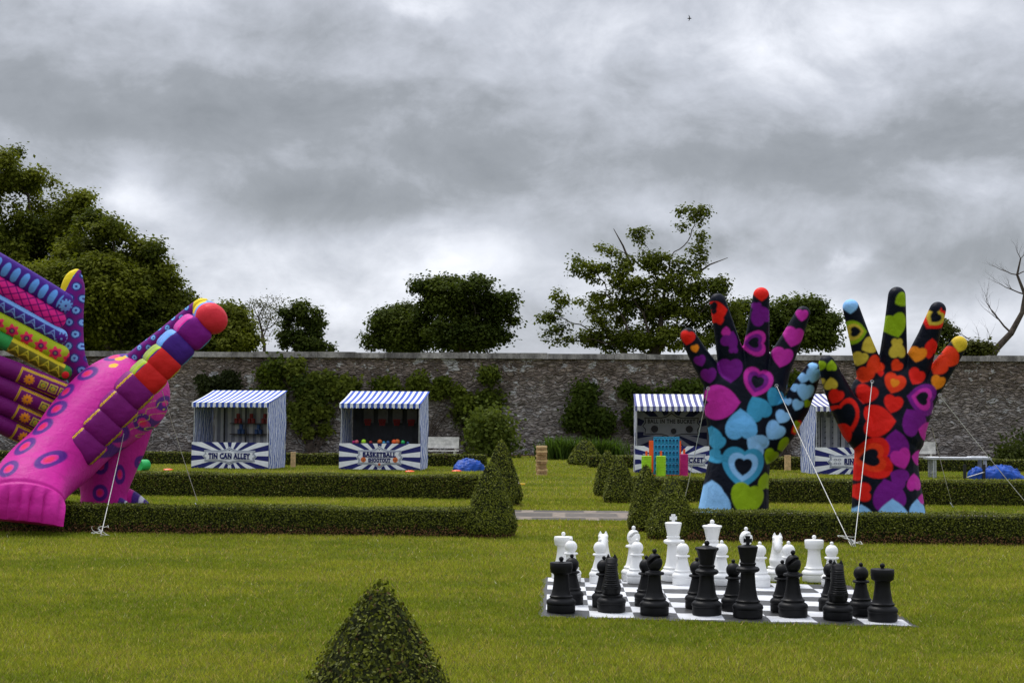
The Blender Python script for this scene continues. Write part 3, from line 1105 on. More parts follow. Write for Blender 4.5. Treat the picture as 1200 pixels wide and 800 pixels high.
def spiky(label, px, py, Y, n, hgt, spread):
    base = W(px, 480, Y)
    base.z = 0
    vs, fs, cs = [], [], []
    for i in range(n):
        a, l, h = random.uniform(0, 2 * PI), random.uniform(.15, .8), hgt * random.uniform(.65, 1.1)
        o = Vector((random.gauss(0, spread), random.gauss(0, spread * .5), 0))
        d = Vector((math.cos(a), math.sin(a), 0))
        s = Vector((-d.y, d.x, 0)) * random.uniform(.018, .03)
        p1 = o + d * l * h * .35 + Vector((0, 0, h * .6))
        p2 = o + d * l * h * .9 + Vector((0, 0, h * (1 - .3 * l)))
        k = len(vs)
        vs += [o - s, o + s, p1 + s, p1 - s, p2 + s * .2, p2 - s * .2]
        fs += [(k, k + 1, k + 2, k + 3), (k + 3, k + 2, k + 4, k + 5)]
        c = np.array((.05, .085, .014)) * random.uniform(.6, 1.6)
        cs += [c] * 6
    me = np_mesh('spiky_plant', np.array([tuple(v) for v in vs]), np.array(fs))
    set_col(me, np.array(cs))
    o = link('spiky_plant', me, M['leaf'])
    o.location = base
    tag(o, label, 'plant', 'spiky plants by the wall')


spiky('clump of spiky green leaves left of the most distant cone', 660, 0, 56, 420, .95, .42)
spiky('clump of spiky green leaves right of the most distant cone', 706, 0, 56, 380, .9, .40)
# ------------------------------------------------------------------ game stalls
def text_mesh(name, s, width, height, M_, mat, parent, off=.03, ext=.004):
    """raised lettering scaled to width x height, centred on the matrix origin, facing -y"""
    cu = bpy.data.curves.new(name, 'FONT')
    cu.body = s
    cu.align_x = 'CENTER'
    cu.align_y = 'CENTER'
    cu.offset = off
    cu.space_character = 1.12
    cu.resolution_u = 3
    cu.extrude = .01
    tmp = bpy.data.objects.new(name, cu)
    col.objects.link(tmp)
    dg = bpy.context.evaluated_depsgraph_get()
    me = bpy.data.meshes.new_from_object(tmp.evaluated_get(dg))
    bpy.data.objects.remove(tmp)
    n = len(me.vertices)
    v = np.empty(n * 3, np.float32)
    me.vertices.foreach_get('co', v)
    v = v.reshape(-1, 3)
    lo, hi = v.min(0), v.max(0)
    v = (v - (lo + hi) / 2) / np.maximum(hi - lo, 1e-6)
    out = np.stack([v[:, 0] * width, -v[:, 2] * ext * 2, v[:, 1] * height], 1)
    out = (np.array(M_.to_3x3()) @ out.T).T + np.array(M_.translation)
    me.vertices.foreach_set('co', out.astype(np.float32).ravel())
    me.update()
    me.materials.clear()
    return link(name, me, mat, parent)


def serifs(parent, n_, cx, z0, z1, width, y, mat, name='lettering_serifs'):
    """slab feet and caps along a line of fairground lettering"""
    mb = MB()
    for i in range(n_):
        x = cx - width / 2 + width * (i + .5) / n_
        w_ = width / n_ * .42
        for z in (z0, z1):
            mb.box(x - w_, x + w_, y - .004, y, z - .008, z + .008)
    return mb


def plate_outline(w_, h_, g=0.0):
    """fairground name board: curled ends, a peak in the middle of top and bottom"""
    W2, H2 = w_ / 2 + g, h_ / 2 + g
    q = [(-W2 * .93, -H2 * .80), (-W2 * .35, -H2 * .80), (-W2 * .16, -H2 * .95), (0, -H2 * 1.28), (W2 * .16, -H2 * .95), (W2 * .35, -H2 * .80), (W2 * .93, -H2 * .80), (W2 * .90, -H2 * .35), (W2, 0)]
    top = [(x, -z) for x, z in reversed(q[:-1])]
    left = [(-W2, 0)]
    k = q + [(W2 * .90, H2 * .35)]
    k += [(W2 * .93, H2 * .80), (W2 * .35, H2 * .80), (W2 * .16, H2 * .95), (0, H2 * 1.28), (-W2 * .16, H2 * .95), (-W2 * .35, H2 * .80), (-W2 * .93, H2 * .80), (-W2 * .90, H2 * .35), (-W2, 0), (-W2 * .90, -H2 * .35)]
    return k


def stall(label, loc, phi, w_, D, zf, zb, ph, roof, side, back, content):
    root = empty('game_stall', loc, label, 'game stall', 'striped fairground game stalls', -phi)
    hw = w_ / 2
    # roof: a sloping sheet of canvas sagging a little between its bars
    vs, fs = [], []
    nx_, ny_ = 40, 10
    for s_ in (0, -.012):
        for j in range(ny_ + 1):
            for i in range(nx_ + 1):
                u, v = i / nx_, j / ny_
                y = -.05 + (D + .05) * v
                z = zf + (zb - zf) * v - .035 * math.sin(PI * v) * (.5 + .5 * abs(math.sin(2 * PI * u))) + s_
                vs.append((-hw - .03 + (w_ + .06) * u, y, z))
    n1_ = (nx_ + 1) * (ny_ + 1)
    for o_ in (0, n1_):
        for j in range(ny_):
            for i in range(nx_):
                a = o_ + j * (nx_ + 1) + i
                fs.append((a, a + 1, a + nx_ + 2, a + nx_ + 1))
    b = MB()
    b.add(vs, fs)
    b.build('roof', M[roof], root, 60)
    # scalloped valance: thirteen tongues hanging from the front bar
    b = MB()
    n = 13
    for i in range(n * 2):
        x0, x1 = -hw - .03 + (w_ + .06) * i / (2 * n), -hw - .03 + (w_ + .06) * (i + 1) / (2 * n)
        poly = [(x0, zf)] + [(x0 + (x1 - x0) * q / 6, zf - .115 - .03 * math.sin(PI * q / 6) + random.uniform(-.004, .004)) for q in range(7)] + [(x1, zf)]
        dy = -.062 - random.uniform(0, .012)
        b.prism(poly, dy, dy - .006)
    b.build('valance', M[roof], root)
    # gathered side curtains with the gable above
    for s_ in (-1, 1):
        b = MB()
        vs, fs = [], []
        ny_, nz_ = 46, 16
        for j in range(nz_ + 1):
            for i in range(ny_ + 1):
                v, u = i / ny_, j / nz_
                top = zf - .02 + (zb - zf) * v
                z = .01 + (top - .01) * u
                amp = .022 * (1 - .5 * u) * (1 if u < .95 else .4)
                x = s_ * (hw + .006 + amp * math.sin(v * 34 + 2.2 * math.sin(u * 5 + v * 3)) + .03 * (1 - u) ** 2 * math.sin(v * 5))
                vs.append((x, .03 + (D - .06) * v, z))
        for j in range(nz_):
            for i in range(ny_):
                a = j * (ny_ + 1) + i
                fs.append((a, a + 1, a + ny_ + 2, a + ny_ + 1))
        b.add(vs, fs)
        b.build('side_curtain', M[side], root, 70)
    b = MB()
    vs, fs = [], []
    for j in range(9):
        for i in range(61):
            u, v = i / 60, j / 8
            vs.append((-hw + .04 + (w_ - .08) * u, D - .03 + .015 * math.sin(u * 60 + math.sin(v * 4)), .02 + (zb - .06) * v))
    for j in range(8):
        for i in range(60):
            a = j * 61 + i
            fs.append((a, a + 1, a + 62, a + 61))
    b.add(vs, fs)
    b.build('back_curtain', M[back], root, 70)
    for x in (-hw + .02, hw - .02):
        for y, zt in ((.015, zf - .03), (D - .06, zb - .05)):
            b = MB()
            b.tube([(x, y, 0), (x, y, zt)], .016, 8)
            b.build('pole', M['steel'], root, 60)
    # counter with its printed front
    b = MB()
    b.box(-hw - .03, hw + .03, -.035, -.015, .01, ph)
    front = b.build('counter_front', M['burst'], root)
    b = MB()
    b.box(-hw + .05, hw - .05, -.012, .30, ph - .05, ph - .02)
    b.build('counter', M['darkwood'], root)
    content(root, front, w_, D, zf, zb, ph)
    return root


def name_board(front, lines, w_, h_, cx, cz, y=-.035):
    for g, d, mt, nm in ((.045, .006, 'paper', 'board_edge'), (.022, .012, 'navy', 'board_line'), (.008, .018, 'paper', 'board_face'), (-.018, .024, 'navy', 'board_inner_line'), (-.026, .030, 'signwhite', 'board_centre')):
        b = MB()
        b.prism([(cx + x, cz + z) for x, z in plate_outline(w_, h_, g)], y - d, y - d + .008)
        b.build(nm, M[mt], front)
    for s_, wd, hh, dz, dx in lines:
        tx = text_mesh('lettering', s_, wd, hh, Matrix.Translation((cx + dx, y - .036, cz + dz)), M['navy'], front, .055)
        n = len(s_)
        mb = serifs(front, n, cx + dx, cz + dz - hh / 2, cz + dz + hh / 2, wd * .99, y - .033, None)
        # leave the gaps between words clear
        keep = MB()
        for i, ch in enumerate(s_):
            if ch == ' ': continue
            o_ = i * 2
            for q in range(2):
                keep.add(mb.v[(o_ + q) * 8:(o_ + q) * 8 + 8], mb.f[:6])
        bm = bmesh.new()
        bm.from_mesh(tx.data)
        vv = [bm.verts.new(v) for v in keep.v]
        for f_ in keep.f: bm.faces.new([vv[i] for i in f_])
        bm.to_mesh(tx.data)
        bm.free()
    b = MB()
    b.prism([(cx + .02 * math.cos(PI / 2 + i * PI / 5) * (1 if i % 2 == 0 else .45), cz + h_ * .50 + .02 * math.sin(PI / 2 + i * PI / 5) * (1 if i % 2 == 0 else .45)) for i in range(10)], y - .036, y - .03)
    b.build('star', M['navy'], front)


ORD = ['first', 'second', 'third', 'fourth', 'fifth', 'sixth', 'seventh', 'eighth', 'ninth', 'tenth', 'eleventh']


def c_tin(root, front, w_, D, zf, zb, ph):
    name_board(front, [('TIN CAN ALLEY', 1.30, .165, 0, 0)], 1.62, .33, 0, .37)
    sh = [.98, 1.30]
    for z in sh:
        b = MB()
        b.box(-.52, w_ / 2 - .05, D - .30, D - .06, z, z + .025)
        b.build('shelf', M['darkwood'], root)
    for x in (-.68, .0, .84):
        b = MB()
        b.box(x - .022, x + .022, D - .33, D - .305, ph - .03, zb - .13)
        b.build('shelf_upright', M['black'], root)
    Mw = Matrix.Translation(root.location) @ Matrix.Rotation(root.rotation_euler.z, 4, 'Z')
    can0 = None
    rows = [(1.325, [(-.30, 'red'), (.12, 'red'), (.56, 'red'), (.92, 'red')], 'upper'), (1.005, [(-.20, 'bluepaint'), (.35, 'bluepaint'), (.80, 'red')], 'lower')]
    for z, st, rn in rows:
        for i, (x, c) in enumerate(st):
            for (dx, dz, wh) in ((-.062, 0, 'left bottom'), (.062, 0, 'right bottom'), (0, .145, 'top')):
                b = MB()
                b.lathe([(.052, 0), (.056, .006), (.054, .012), (.054, .128), (.056, .134), (.052, .14), (.048, .139), (.048, .134)], 16)
                o = b.build('tin_can', M[c], None, 40)
                o.location = Mw @ Vector((x + dx, D - .18, z + dz))
                o.rotation_euler.z = random.uniform(0, 6)
                cn = 'red' if c == 'red' else 'blue'
                tag(o, f'{cn} tin can, {wh} of the {ORD[i]} pile from the left on the {rn} shelf', 'tin can', 'tin cans piled on the stall shelves')


def c_basket(root, front, w_, D, zf, zb, ph):
    name_board(front, [('BASKETBALL', .98, .14, .075, 0), ('SHOOTOUT', .66, .11, -.085, 0)], 1.30, .44, 0, .37)
    for x, z, r in ((-.47, .30, .075), (.47, .30, .075), (0, .165, .04)):
        b = MB()
        b.lathe([(r, 0), (r, .006)], 28, M=Matrix.Translation((x, -.067, z)) @ Matrix.Rotation(PI / 2, 4, 'X'))
        disc = b.build('printed_ball', M['basketball'], front)
        b = MB()
        b.box(x - r * .95, x + r * .95, -.0765, -.074, z - .004, z + .004)
        b.box(x - .004, x + .004, -.0765, -.074, z - r * .95, z - .0045)
        b.build('ball_seam', M['black'], disc)
    Mw = Matrix.Translation(root.location) @ Matrix.Rotation(root.rotation_euler.z, 4, 'Z')
    for i in range(4):
        x = -.62 + .44 * i
        b = MB()
        b.box(x - .15, x + .15, D - .16, D - .14, 1.36, 1.78)
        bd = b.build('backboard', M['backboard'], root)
        b = MB()
        b.tube([(x + .11 * math.cos(q * PI / 8), D - .28 + .11 * math.sin(q * PI / 8), 1.46) for q in range(17)], .012, 6)
        b.build('hoop', M['red'], bd, 60)
        b = MB()
        for q in range(12):
            a = q * PI / 6
            for s_ in (1, -1):
                b.tube([(x + .11 * math.cos(a), D - .28 + .11 * math.sin(a), 1.46), (x + .07 * math.cos(a + s_ * .5), D - .28 + .07 * math.sin(a + s_ * .5), 1.28)], .005, 4)
        b.build('net', M['red'], bd)
    balls = [(-.80, 'magenta', .05, 'dark magenta'), (-.71, 'pink', .06, 'pink'), (-.50, 'lime', .07, 'lime green'), (-.30, 'red', .05, 'dark red'), (-.03, 'basketball', .07, 'small orange'), (.10, 'gameblue', .045, 'small blue'),
             (.22, 'bluepaint', .05, 'dark blue'), (.40, 'orange', .07, 'bright orange'), (.49, 'basketball', .075, 'largest orange'), (.66, 'green', .06, 'mid green'), (.80, 'bluepaint', .04, 'smallest dark blue')]
    for x, c, r, nm in balls:
        b = MB()
        b.lathe([(r * max(.02, math.sin(PI * q / 14)), -r * math.cos(PI * q / 14)) for q in range(15)], 24)
        o = b.build('ball', M[c], None, 60)
        o.location = Mw @ Vector((x, .12 + random.uniform(-.04, .04), ph - .02 + r))
        left = x < 0
        tag(o, f'{nm} ball on the {"left" if left else "right"} half of the basketball stall counter', 'ball', 'balls on the basketball counter')


def c_bucket(root, front, w_, D, zf, zb, ph):
    name_board(front, [('BALL IN THE BUCKET', 1.66, .15, 0, 0)], 1.84, .34, 0, .37)
    b = MB()
    b.box(-w_ / 2 + .05, w_ / 2 - .05, D - .12, D - .10, ph - .2, zb - .16)
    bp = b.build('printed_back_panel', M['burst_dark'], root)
    for g, d, mt, nm in ((.03, .006, 'grey_print', 'board_edge'), (.0, .012, 'black', 'board_line'), (-.03, .018, 'grey_print', 'board_face')):
        b = MB()
        b.prism([(x, 1.33 + z) for x, z in plate_outline(1.72, .62, g)], D - .12 - d, D - .12 - d + .008)
        b.build(nm, M[mt], bp)
    text_mesh('lettering', 'BALL IN THE BUCKET', 1.40, .13, Matrix.Translation((0, D - .146, 1.47)), M['black'], bp, .035)
    for x, z in ((-.50, 1.24), (.06, 1.18), (.52, 1.24)):
        r = .125 if abs(x) > .2 else .10
        b = MB()
        b.lathe([(r, 0), (r * 1.08, .02), (r, .04), (r * .86, .04), (r * .7, -.05), (r * .66, -.05)], 28, M=Matrix.Translation((x, D - .14, z)) @ Matrix.Rotation(PI / 2, 4, 'X'))
        b.build('bucket', M['grey_print'], bp, 40)
        b = MB()
        b.lathe([(r * .84, 0), (r * .84, .004)], 28, M=Matrix.Translation((x, D - .1815, z)) @ Matrix.Rotation(PI / 2, 4, 'X'))
        b.build('bucket_mouth', M['black'], bp)


def c_ring(root, front, w_, D, zf, zb, ph):
    name_board(front, [('RING TOSS', .92, .17, 0, .10)], 1.62, .36, 0, .37)
    for dx, dz in ((-.62, .055), (-.50, .055), (-.62, -.055), (-.50, -.055)):
        b = MB()
        b.tube([(dx + .045 * math.cos(q * PI / 8), -.070, .37 + dz + .025 * math.sin(q * PI / 8)) for q in range(17)], .005, 5)
        b.build('printed_ring', M['navy'], front, 60)
    b = MB()
    b.box(-w_ / 2 + .06, w_ / 2 - .06, D - .22, D - .20, ph - .05, 1.62)
    pb = b.build('peg_board', M['back_stripe'], root)
    b = MB()
    for i in range(9):
        for j in range(5):
            x, z = -w_ / 2 + .22 + i * .225, .85 + j * .16
            b.tube([(x, D - .22, z), (x, D - .29, z + .02)], .012, 6)
    b.build('pegs', M['black'], pb)
    for x in (-.62, -.02, .55):
        b = MB()
        b.box(x - .012, x + .012, D - .235, D - .221, ph - .05, 1.62)
        b.build('board_batten', M['black'], pb)


def gp(px, py):
    return G(px, py)


g1 = (G(223, 548.5) + G(316, 549.5)) / 2
stall('striped stall with a TIN CAN ALLEY sign and cans on shelves', g1, R(10), 2.32, 1.5, 1.93, 2.31, .77, 'roof_bright', 'side_stripe', 'back_stripe', c_tin)
g2 = (G(398, 550) + G(492, 551)) / 2
stall('striped stall with a BASKETBALL SHOOTOUT sign and hoops inside', g2, R(4.5), 2.34, 1.5, 1.93, 2.31, .77, 'roof_bright', 'side_stripe', 'hessian', c_basket)
g3 = G(790, 554)
stall('striped stall with a BALL IN THE BUCKET sign behind the blue grid game', g3, R(1), 2.18, 1.5, 1.90, 2.27, .77, 'roof_dull', 'side_pale', 'hessian', c_bucket)
g4 = G(1003, 556)
stall('striped stall with a RING TOSS sign, partly behind the red heart hand', g4, R(-8), 2.32, 1.5, 1.92, 2.30, .77, 'roof_dull', 'side_stripe', 'back_stripe', c_ring)


# ------------------------------------------------------------------ garden games, benches, bags
def four_in_a_row():
    base = (G(780, 557))
    k = base.y / FPX
    root = empty('four_in_a_row_game', base, 'giant blue grid game between orange uprights in front of the bucket stall', 'garden game')
    w_, z0, z1 = 29 * k, .03, 1.04
    cx = .02
    nx_, nz_ = 7, 6
    b = MB()
    # grid: bars round every hole, with an angled inner lip that catches the light
    for i in range(nx_ + 1):
        x = cx - w_ / 2 + w_ * i / nx_
        b.box(x - .012, x + .012, -.06, .06, z0, z1)
    for j in range(nz_ + 1):
        z = z0 + (z1 - z0) * j / nz_
        b.box(cx - w_ / 2 - .012, cx + w_ / 2 + .012, -.064, .064, z - .014, z + .014)
    b.build('grid', M['gameblue'], root)
    b = MB()
    for i in range(nx_):
        for j in range(nz_):
            xa, za = cx - w_ / 2 + w_ * (i + .5) / nx_, z0 + (z1 - z0) * (j + .5) / nz_
            ro, ri = min(w_ / nx_, (z1 - z0) / nz_) * .5, min(w_ / nx_, (z1 - z0) / nz_) * .34
            vs, fs = [], []
            n = 16
            for r, y in ((ro * 1.1, -.056), (ri, -.066), (ri, .05)):
                for q in range(n):
                    vs.append((xa + r * math.cos(2 * PI * q / n), y, za + r * math.sin(2 * PI * q / n) * 1.2))
            for s_ in range(2):
                for q in range(n):
                    fs.append((s_ * n + q, s_ * n + (q + 1) % n, (s_ + 1) * n + (q + 1) % n, (s_ + 1) * n + q))
            b.add(vs, fs)
    b.build('ring_holes', M['gameblue'], root)
    b = MB()
    b.box(cx - w_ / 2, cx + w_ / 2, .0, .012, z0, z1)
    b.build('back_sheet', M['gameblue'], root)
    for x, zt, wd in ((cx - w_ / 2 - .075, .95, .055), (cx + w_ / 2 + .035, .95, .022)):
        b = MB()
        b.box(x - wd, x + wd, -.07, .07, 0.0, zt)
        b.box(x - wd, x + wd, -.22, .22, 0.0, .05)
        b.build('upright', M['orange'], root)
    b = MB()
    b.box(cx - w_ / 2 - .02, cx + w_ / 2 + .02, -.085, -.066, .0, .03)
    b.build('release_bar', M['orange'], root)
    for px, zt, c, nm in ((757, .55, 'lime', 'stack of lime green discs left of the orange upright'), (774, .55, 'lime', 'stack of lime green discs right of the orange upright'), (801, .60, 'magenta', 'stack of magenta discs beside the thin orange upright')):
        p = G(px, 557.5)
        p.y -= .20
        t = empty('disc_stack', p, nm, 'disc stack', 'stacks of game discs')
        b = MB()
        n = 13
        r = .135 if c == 'lime' else .11
        prof = [(r * .8, 0)]
        for q in range(n):
            z = zt * q / n
            prof += [(r * .9, z + .002), (r, z + .008), (r, z + zt / n - .008), (r * .9, z + zt / n - .002)]
        prof.append((.02, zt))
        b.lathe(prof, 24)
        b.build('discs', M[c], t, 30)
        b = MB()
        b.tube([(0, 0, zt), (0, 0, zt + .13)], .03, 10)
        b.build('post', M['orange'], t, 60)


four_in_a_row()


def tumble_tower():
    base = G(634.5, 557)
    base.y += .1
    mb = MB()
    h, n = .062, 13
    for j in range(n):
        mb.cur = j % 2
        for i in range(3):
            if random.random() < .16 and j not in (0, n - 1) and i != 1: continue
            sh = random.uniform(-.025, .025)
            a = -.132 + i * .089
            z = j * h
            if j % 2:
                mb.box(a, a + .085, -.135 + sh, .135 + sh, z, z + h - .007)
            else:
                mb.box(-.135 + sh, .135 + sh, a, a + .085, z, z + h - .007)
    o = mb.build('tumble_tower', [M['wood'], M['wood_end']])
    o.location = base
    o.rotation_euler.z = .12
    tag(o, 'tower of stacked pale wooden blocks standing alone on the grass', 'block tower')


tumble_tower()


def bench(label, px, py_top, Y, L, rz=0):
    base = W(px, 480, Y)
    base.z = 0
    t = empty('garden_bench', base, label, 'bench', 'pale wooden benches', rz)
    b = MB()
    for i in range(3):
        b.box(-L / 2, L / 2, .20 - .02 * i, .23 - .02 * i, .88 - .125 * (i + 1) + .004, .88 - .125 * i, None)
    b.build('backrest', M['bench'], t)
    b = MB()
    for i in range(4):
        b.box(-L / 2, L / 2, -.26 + i * .108, -.26 + i * .108 + .10, .41, .435)
    b.build('seat', M['bench'], t)
    for x in (-L / 2 + .12, L / 2 - .12):
        for y, zt in ((-.22, .41), (.17, .41)):
            b = MB()
            b.box(x - .035, x + .035, y - .03, y + .03, 0, zt)
            b.build('leg', M['bench'], t)
        b = MB()
        b.box(x - .03, x + .03, .232, .26, .40, .86)
        b.build('back_post', M['bench'], t)
    return t


bench('pale slatted garden bench beside the basketball stall', 514, 0, 50.5, 1.35)
bench('pale slatted garden bench just right of the red heart hand wrist', 1072, 0, 47.4, 1.35)


def trestle():
    base = G(1132, 560.5)
    base.y += .35
    k = base.y / FPX
    t = empty('folding_table', base, 'low grey folding table on metal legs beside the red heart hand', 'folding table')
    b = MB()
    x0, x1 = -42 * k, 30 * k
    b.box(x0, x1, -.33, .33, .505, .55)
    b.build('table_top', M['steel'], t)
    b = MB()
    b.box(x0 + .08, x1 - .06, -.30, .30, .555, .562)
    b.box(.18, x1 - .02, -.25, .22, .564, .585)
    b.build('table_cloth', M['signwhite'], t)
    for x in (x0 + .17, x1 - .17):
        for y in (-.25, .25):
            b = MB()
            b.box(x - .05, x - .005, y - .02, y + .02, 0, .50)
            b.box(x + .005, x + .05, y - .02, y + .02, 0, .50)
            b.build('leg', M['steel'], t)
        b = MB()
        b.box(x - .02, x + .02, -.228, .228, .12, .15)
        b.build('leg_brace', M['steel'], t)


trestle()


def bag(label, px, py, wpx, hpx, Y=None, seed=1, frame=False):
    g = G(px, py)
    Y = Y or g.y + .25
    k = Y / FPX
    base = W(px, 480, Y)
    base.z = 0
    a, h = wpx * k / 2, hpx * k
    r = random.Random(seed)
    vs, fs = [], []
    nu, nv = 48, 24
    ph = [r.uniform(0, 6) for _ in range(8)]
    for j in range(nv + 1):
        v = j / nv
        for i in range(nu):
            u = 2 * PI * i / nu
            e = math.sin(v * PI / 2)
            rr = math.cos(v * PI / 2) ** .55
            fold = 1 + .10 * math.sin(3 * u + ph[0] + 3 * v) + .09 * abs(math.sin(5 * u + ph[1] - 5 * v)) + .06 * abs(math.sin(9 * u + ph[2] + 9 * v))
            z = h * e ** .8 * (.92 + .20 * math.sin(u + ph[5]) * rr + .12 * math.sin(2 * u + ph[3]) * rr - .20 * abs(math.sin(4 * u + ph[4] + 2 * v)) * rr - .14 * abs(math.sin(7 * u + ph[6] - 6 * v)) * (1 - v) - .10 * abs(math.sin(3 * u + 14 * v + ph[7])))
            vs.append((a * rr * math.cos(u) * fold, .32 * rr * math.sin(u) * fold, max(0, z)))
    for j in range(nv):
        for i in range(nu):
            fs.append((j * nu + i, j * nu + (i + 1) % nu, (j + 1) * nu + (i + 1) % nu, (j + 1) * nu + i))
    mb = MB()
    mb.add(vs, fs)
    o = mb.build('nylon_bag', M['blue_tarp'], None, 70)
    o.location = base
    return tag(o, label, 'bag', 'blue nylon bags on the grass')


bag('crumpled bright blue nylon bag lying between the basketball stall and the cones', 549, 552, 34, 16, seed=3)
bag('larger crumpled blue nylon bag at the right, by the right edge of the photo', 1175, 561.5, 44, 18, seed=5)
bag('smaller blue nylon bag slung in a black folding frame under the grey table', 1143, 561.5, 18, 15.5, seed=9)
pf = G(1141, 561.5)
kf = pf.y / FPX
t = empty('folding_stand', pf, 'black folding stand with two posts beside the blue bags', 'folding stand')
for x in (-11 * kf, 11 * kf):
    b = MB()
    b.box(x - .045, x + .03, -.12, -.08, 0, .40)
    b.build('post', M['black'], t)
b = MB()
b.tube([(-10 * kf, -.13, .05), (11 * kf, -.13, .20)], .014, 6)
b.build('strut', M['steel'], t, 60)
bag('crumpled dark blue sheet on the grass left of the purple inflatable leg', 6, 548, 24, 20, Y=29.9, seed=12)


def leaning_pole():
    a, e = G(609, 571), None
    a = G(607, 568)
    top = W(594, 535, a.y + .05)
    base = a
    t = empty('striped_pole', base, 'yellow, white and blue pole leaning against the back of a topiary cone', 'pole')
    d = top - base
    for s0, s1, c, nm, r in ((0.02, .30, 'steel', 'grey_section', .05), (.30, .52, 'bluepaint', 'blue_section', .07), (.52, .68, 'signwhite', 'white_section', .065), (.68, 1.0, 'yellow', 'yellow_section', .075)):
        b = MB()
        b.tube([d * s0, d * (s1 - .004)], r, 10)
        b.build(nm, M[c], t, 40)
    b = MB()
    b.box(-.05, .17, -.12, .12, 0, .035)
    b.build('foot', M['yellow'], t)


leaning_pole()
b = MB()
b.lathe([(.02, 0), (.155, 0), (.16, .01), (.16, .30), (.15, .31), (.02, .31)], 24, M=Matrix.Translation((0, 0, .16)) @ Matrix.Rotation(PI / 2, 4, 'X') @ Matrix.Translation((0, 0, -.15)))
o = b.build('foam_drum', M['green'], None, 40)
o.location = G(165, 552) + Vector((0, .2, 0))
o.rotation_euler.z = -.5
tag(o, 'small bright green foam drum on the grass right of the purple inflatable', 'foam drum')
for px, py, lb in ((340, 548, 'short wooden post behind the right corner of the tin can stall'), (926, 552, 'short wooden post in front of the ring game stall, left of it')):
    p = G(px, py)
    b = MB()
    q = .065 if px < 500 else .085
    b.box(-q, q, -q, q, 0, .44)
    b.box(-q * 1.1, q * 1.1, -q * 1.1, q * 1.1, .442, .46)
    o = b.build('wooden_post', M['wood'])
    o.location = p + Vector((0, .5, 0))
    tag(o, lb, 'post')
for px, py, c, lb in ((535, 552.5, 'orange', 'small flat orange disc on the grass left of the blue bag'), (197, 551, 'orange', 'small flat orange disc on the grass left of the tin can stall'), (480, 553, 'orange', 'small flat orange disc on the grass under the basketball sign')):
    b = MB()
    b.lathe([(.14, 0), (.145, .02), (.12, .04), (.05, .055), (.02, .055)], 20)
    o = b.build('marker_disc', M[c], None, 50)
    o.location = G(px, py)
    tag(o, lb, 'marker disc', 'orange discs on the grass')


# ------------------------------------------------------------------ giant chess set
def chess_mat():
    n = 64
    A, B_, C_, D_ = [Vector(v) for v in MATC]
    vs, uv = [], []
    for j in range(n + 1):
        for i in range(n + 1):
            u, v = i / n, j / n
            p = A.lerp(B_, u).lerp(D_.lerp(C_, u), v)
            if min(u, v, 1 - u, 1 - v) == 0: p += Vector((.012 * math.sin(v * 31 + 2), .014 * math.sin(u * 27 + 1) + .008 * math.sin(u * 61), 0))
            z = .012 + .004 * math.sin(u * 23 + 3 * math.sin(v * 9)) * math.sin(v * 17 + 2 * math.sin(u * 7)) + random.uniform(-.0012, .0012)
            ed = min(u, v, 1 - u, 1 - v)
            vs.append((p.x, p.y, z if ed > .01 else .004))
            uv.append((u, v))
    fs = [(j * (n + 1) + i, j * (n + 1) + i + 1, (j + 1) * (n + 1) + i + 1, (j + 1) * (n + 1) + i) for j in range(n) for i in range(n)]
    c = (A + B_ + C_ + D_) / 4
    me = bpy.data.meshes.new('chess_mat')
    me.from_pydata([tuple(Vector(v) - Vector((c.x, c.y, 0))) for v in vs], [], fs)
    l = me.uv_layers.new(name='UVMap')
    for lp in me.loops:
        l.data[lp.index].uv = uv[lp.vertex_index]
    me.polygons.foreach_set('use_smooth', [True] * len(fs))
    m, t, p = mat_base('chequered_vinyl')
    x, y, z = t.sep(t.coord('UV'))
    bw = .018
    f8 = lambda q: t.m('MULTIPLY', t.m('SUBTRACT', q, bw), 8 / (1 - 2 * bw))
    gx_, gy_ = f8(x), f8(y)
    ch = t.m('MODULO', t.m('ADD', t.m('ADD', t.m('FLOOR', gx_), t.m('FLOOR', gy_)), 16.0), 2.0)
    ins = t.m('MULTIPLY', t.m('MULTIPLY', t.m('GREATER_THAN', gx_, 0.0), t.m('LESS_THAN', gx_, 8.0)), t.m('MULTIPLY', t.m('GREATER_THAN', gy_, 0.0), t.m('LESS_THAN', gy_, 8.0)))
    f = t.m('MULTIPLY', ch, ins)
    v = t.coord('Object')
    nz = t.noise(v, 3, 5, .6)
    cc = t.mix(f, (.028, .028, .030), (.66, .67, .70))
    t.l.new(t.mix(1.0, cc, t.comb(*(3 * [t.ramp(nz, .25, .75, .78, 1.1)])), 'MULTIPLY'), p.inputs['Base Color'])
    t.put(p.inputs['Roughness'], t.ramp(nz, .2, .8, .34, .5))
    bb = t.new('ShaderNodeBump')
    bb.inputs['Strength'].default_value = .8
    bb.inputs['Distance'].default_value = .02
    t.l.new(t.noise(t.mapping(v, (1, 3.5, 1)), 4.5, 4, .55, .6), bb.inputs['Height'])
    t.l.new(bb.outputs[0], p.inputs['Normal'])
    o = link('chess_mat', me, m)
    o.location = (c.x, c.y, 0)
    tag(o, 'large black and white chequered vinyl chess mat spread on the lawn', 'chess mat')


chess_mat()


def foot(r):
    """turned base shared by all pieces"""
    return [(r * .96, 0), (r, .006), (r, .052), (r * 1.0, .058), (r * .97, .062), (r * 1.03, .070), (r * 1.04, .082), (r * 1.0, .095), (r * .90, .106), (r * .80, .113), (r * .78, .118), (r * .82, .124), (r * .82, .132), (r * .74, .138)]


def sph(r, zc, a0=0.0, a1=PI, n=14, e=1.0):
    return [(max(.002, r * math.sin(a0 + (a1 - a0) * i / n)), zc - r * e * math.cos(a0 + (a1 - a0) * i / n)) for i in range(n + 1)]


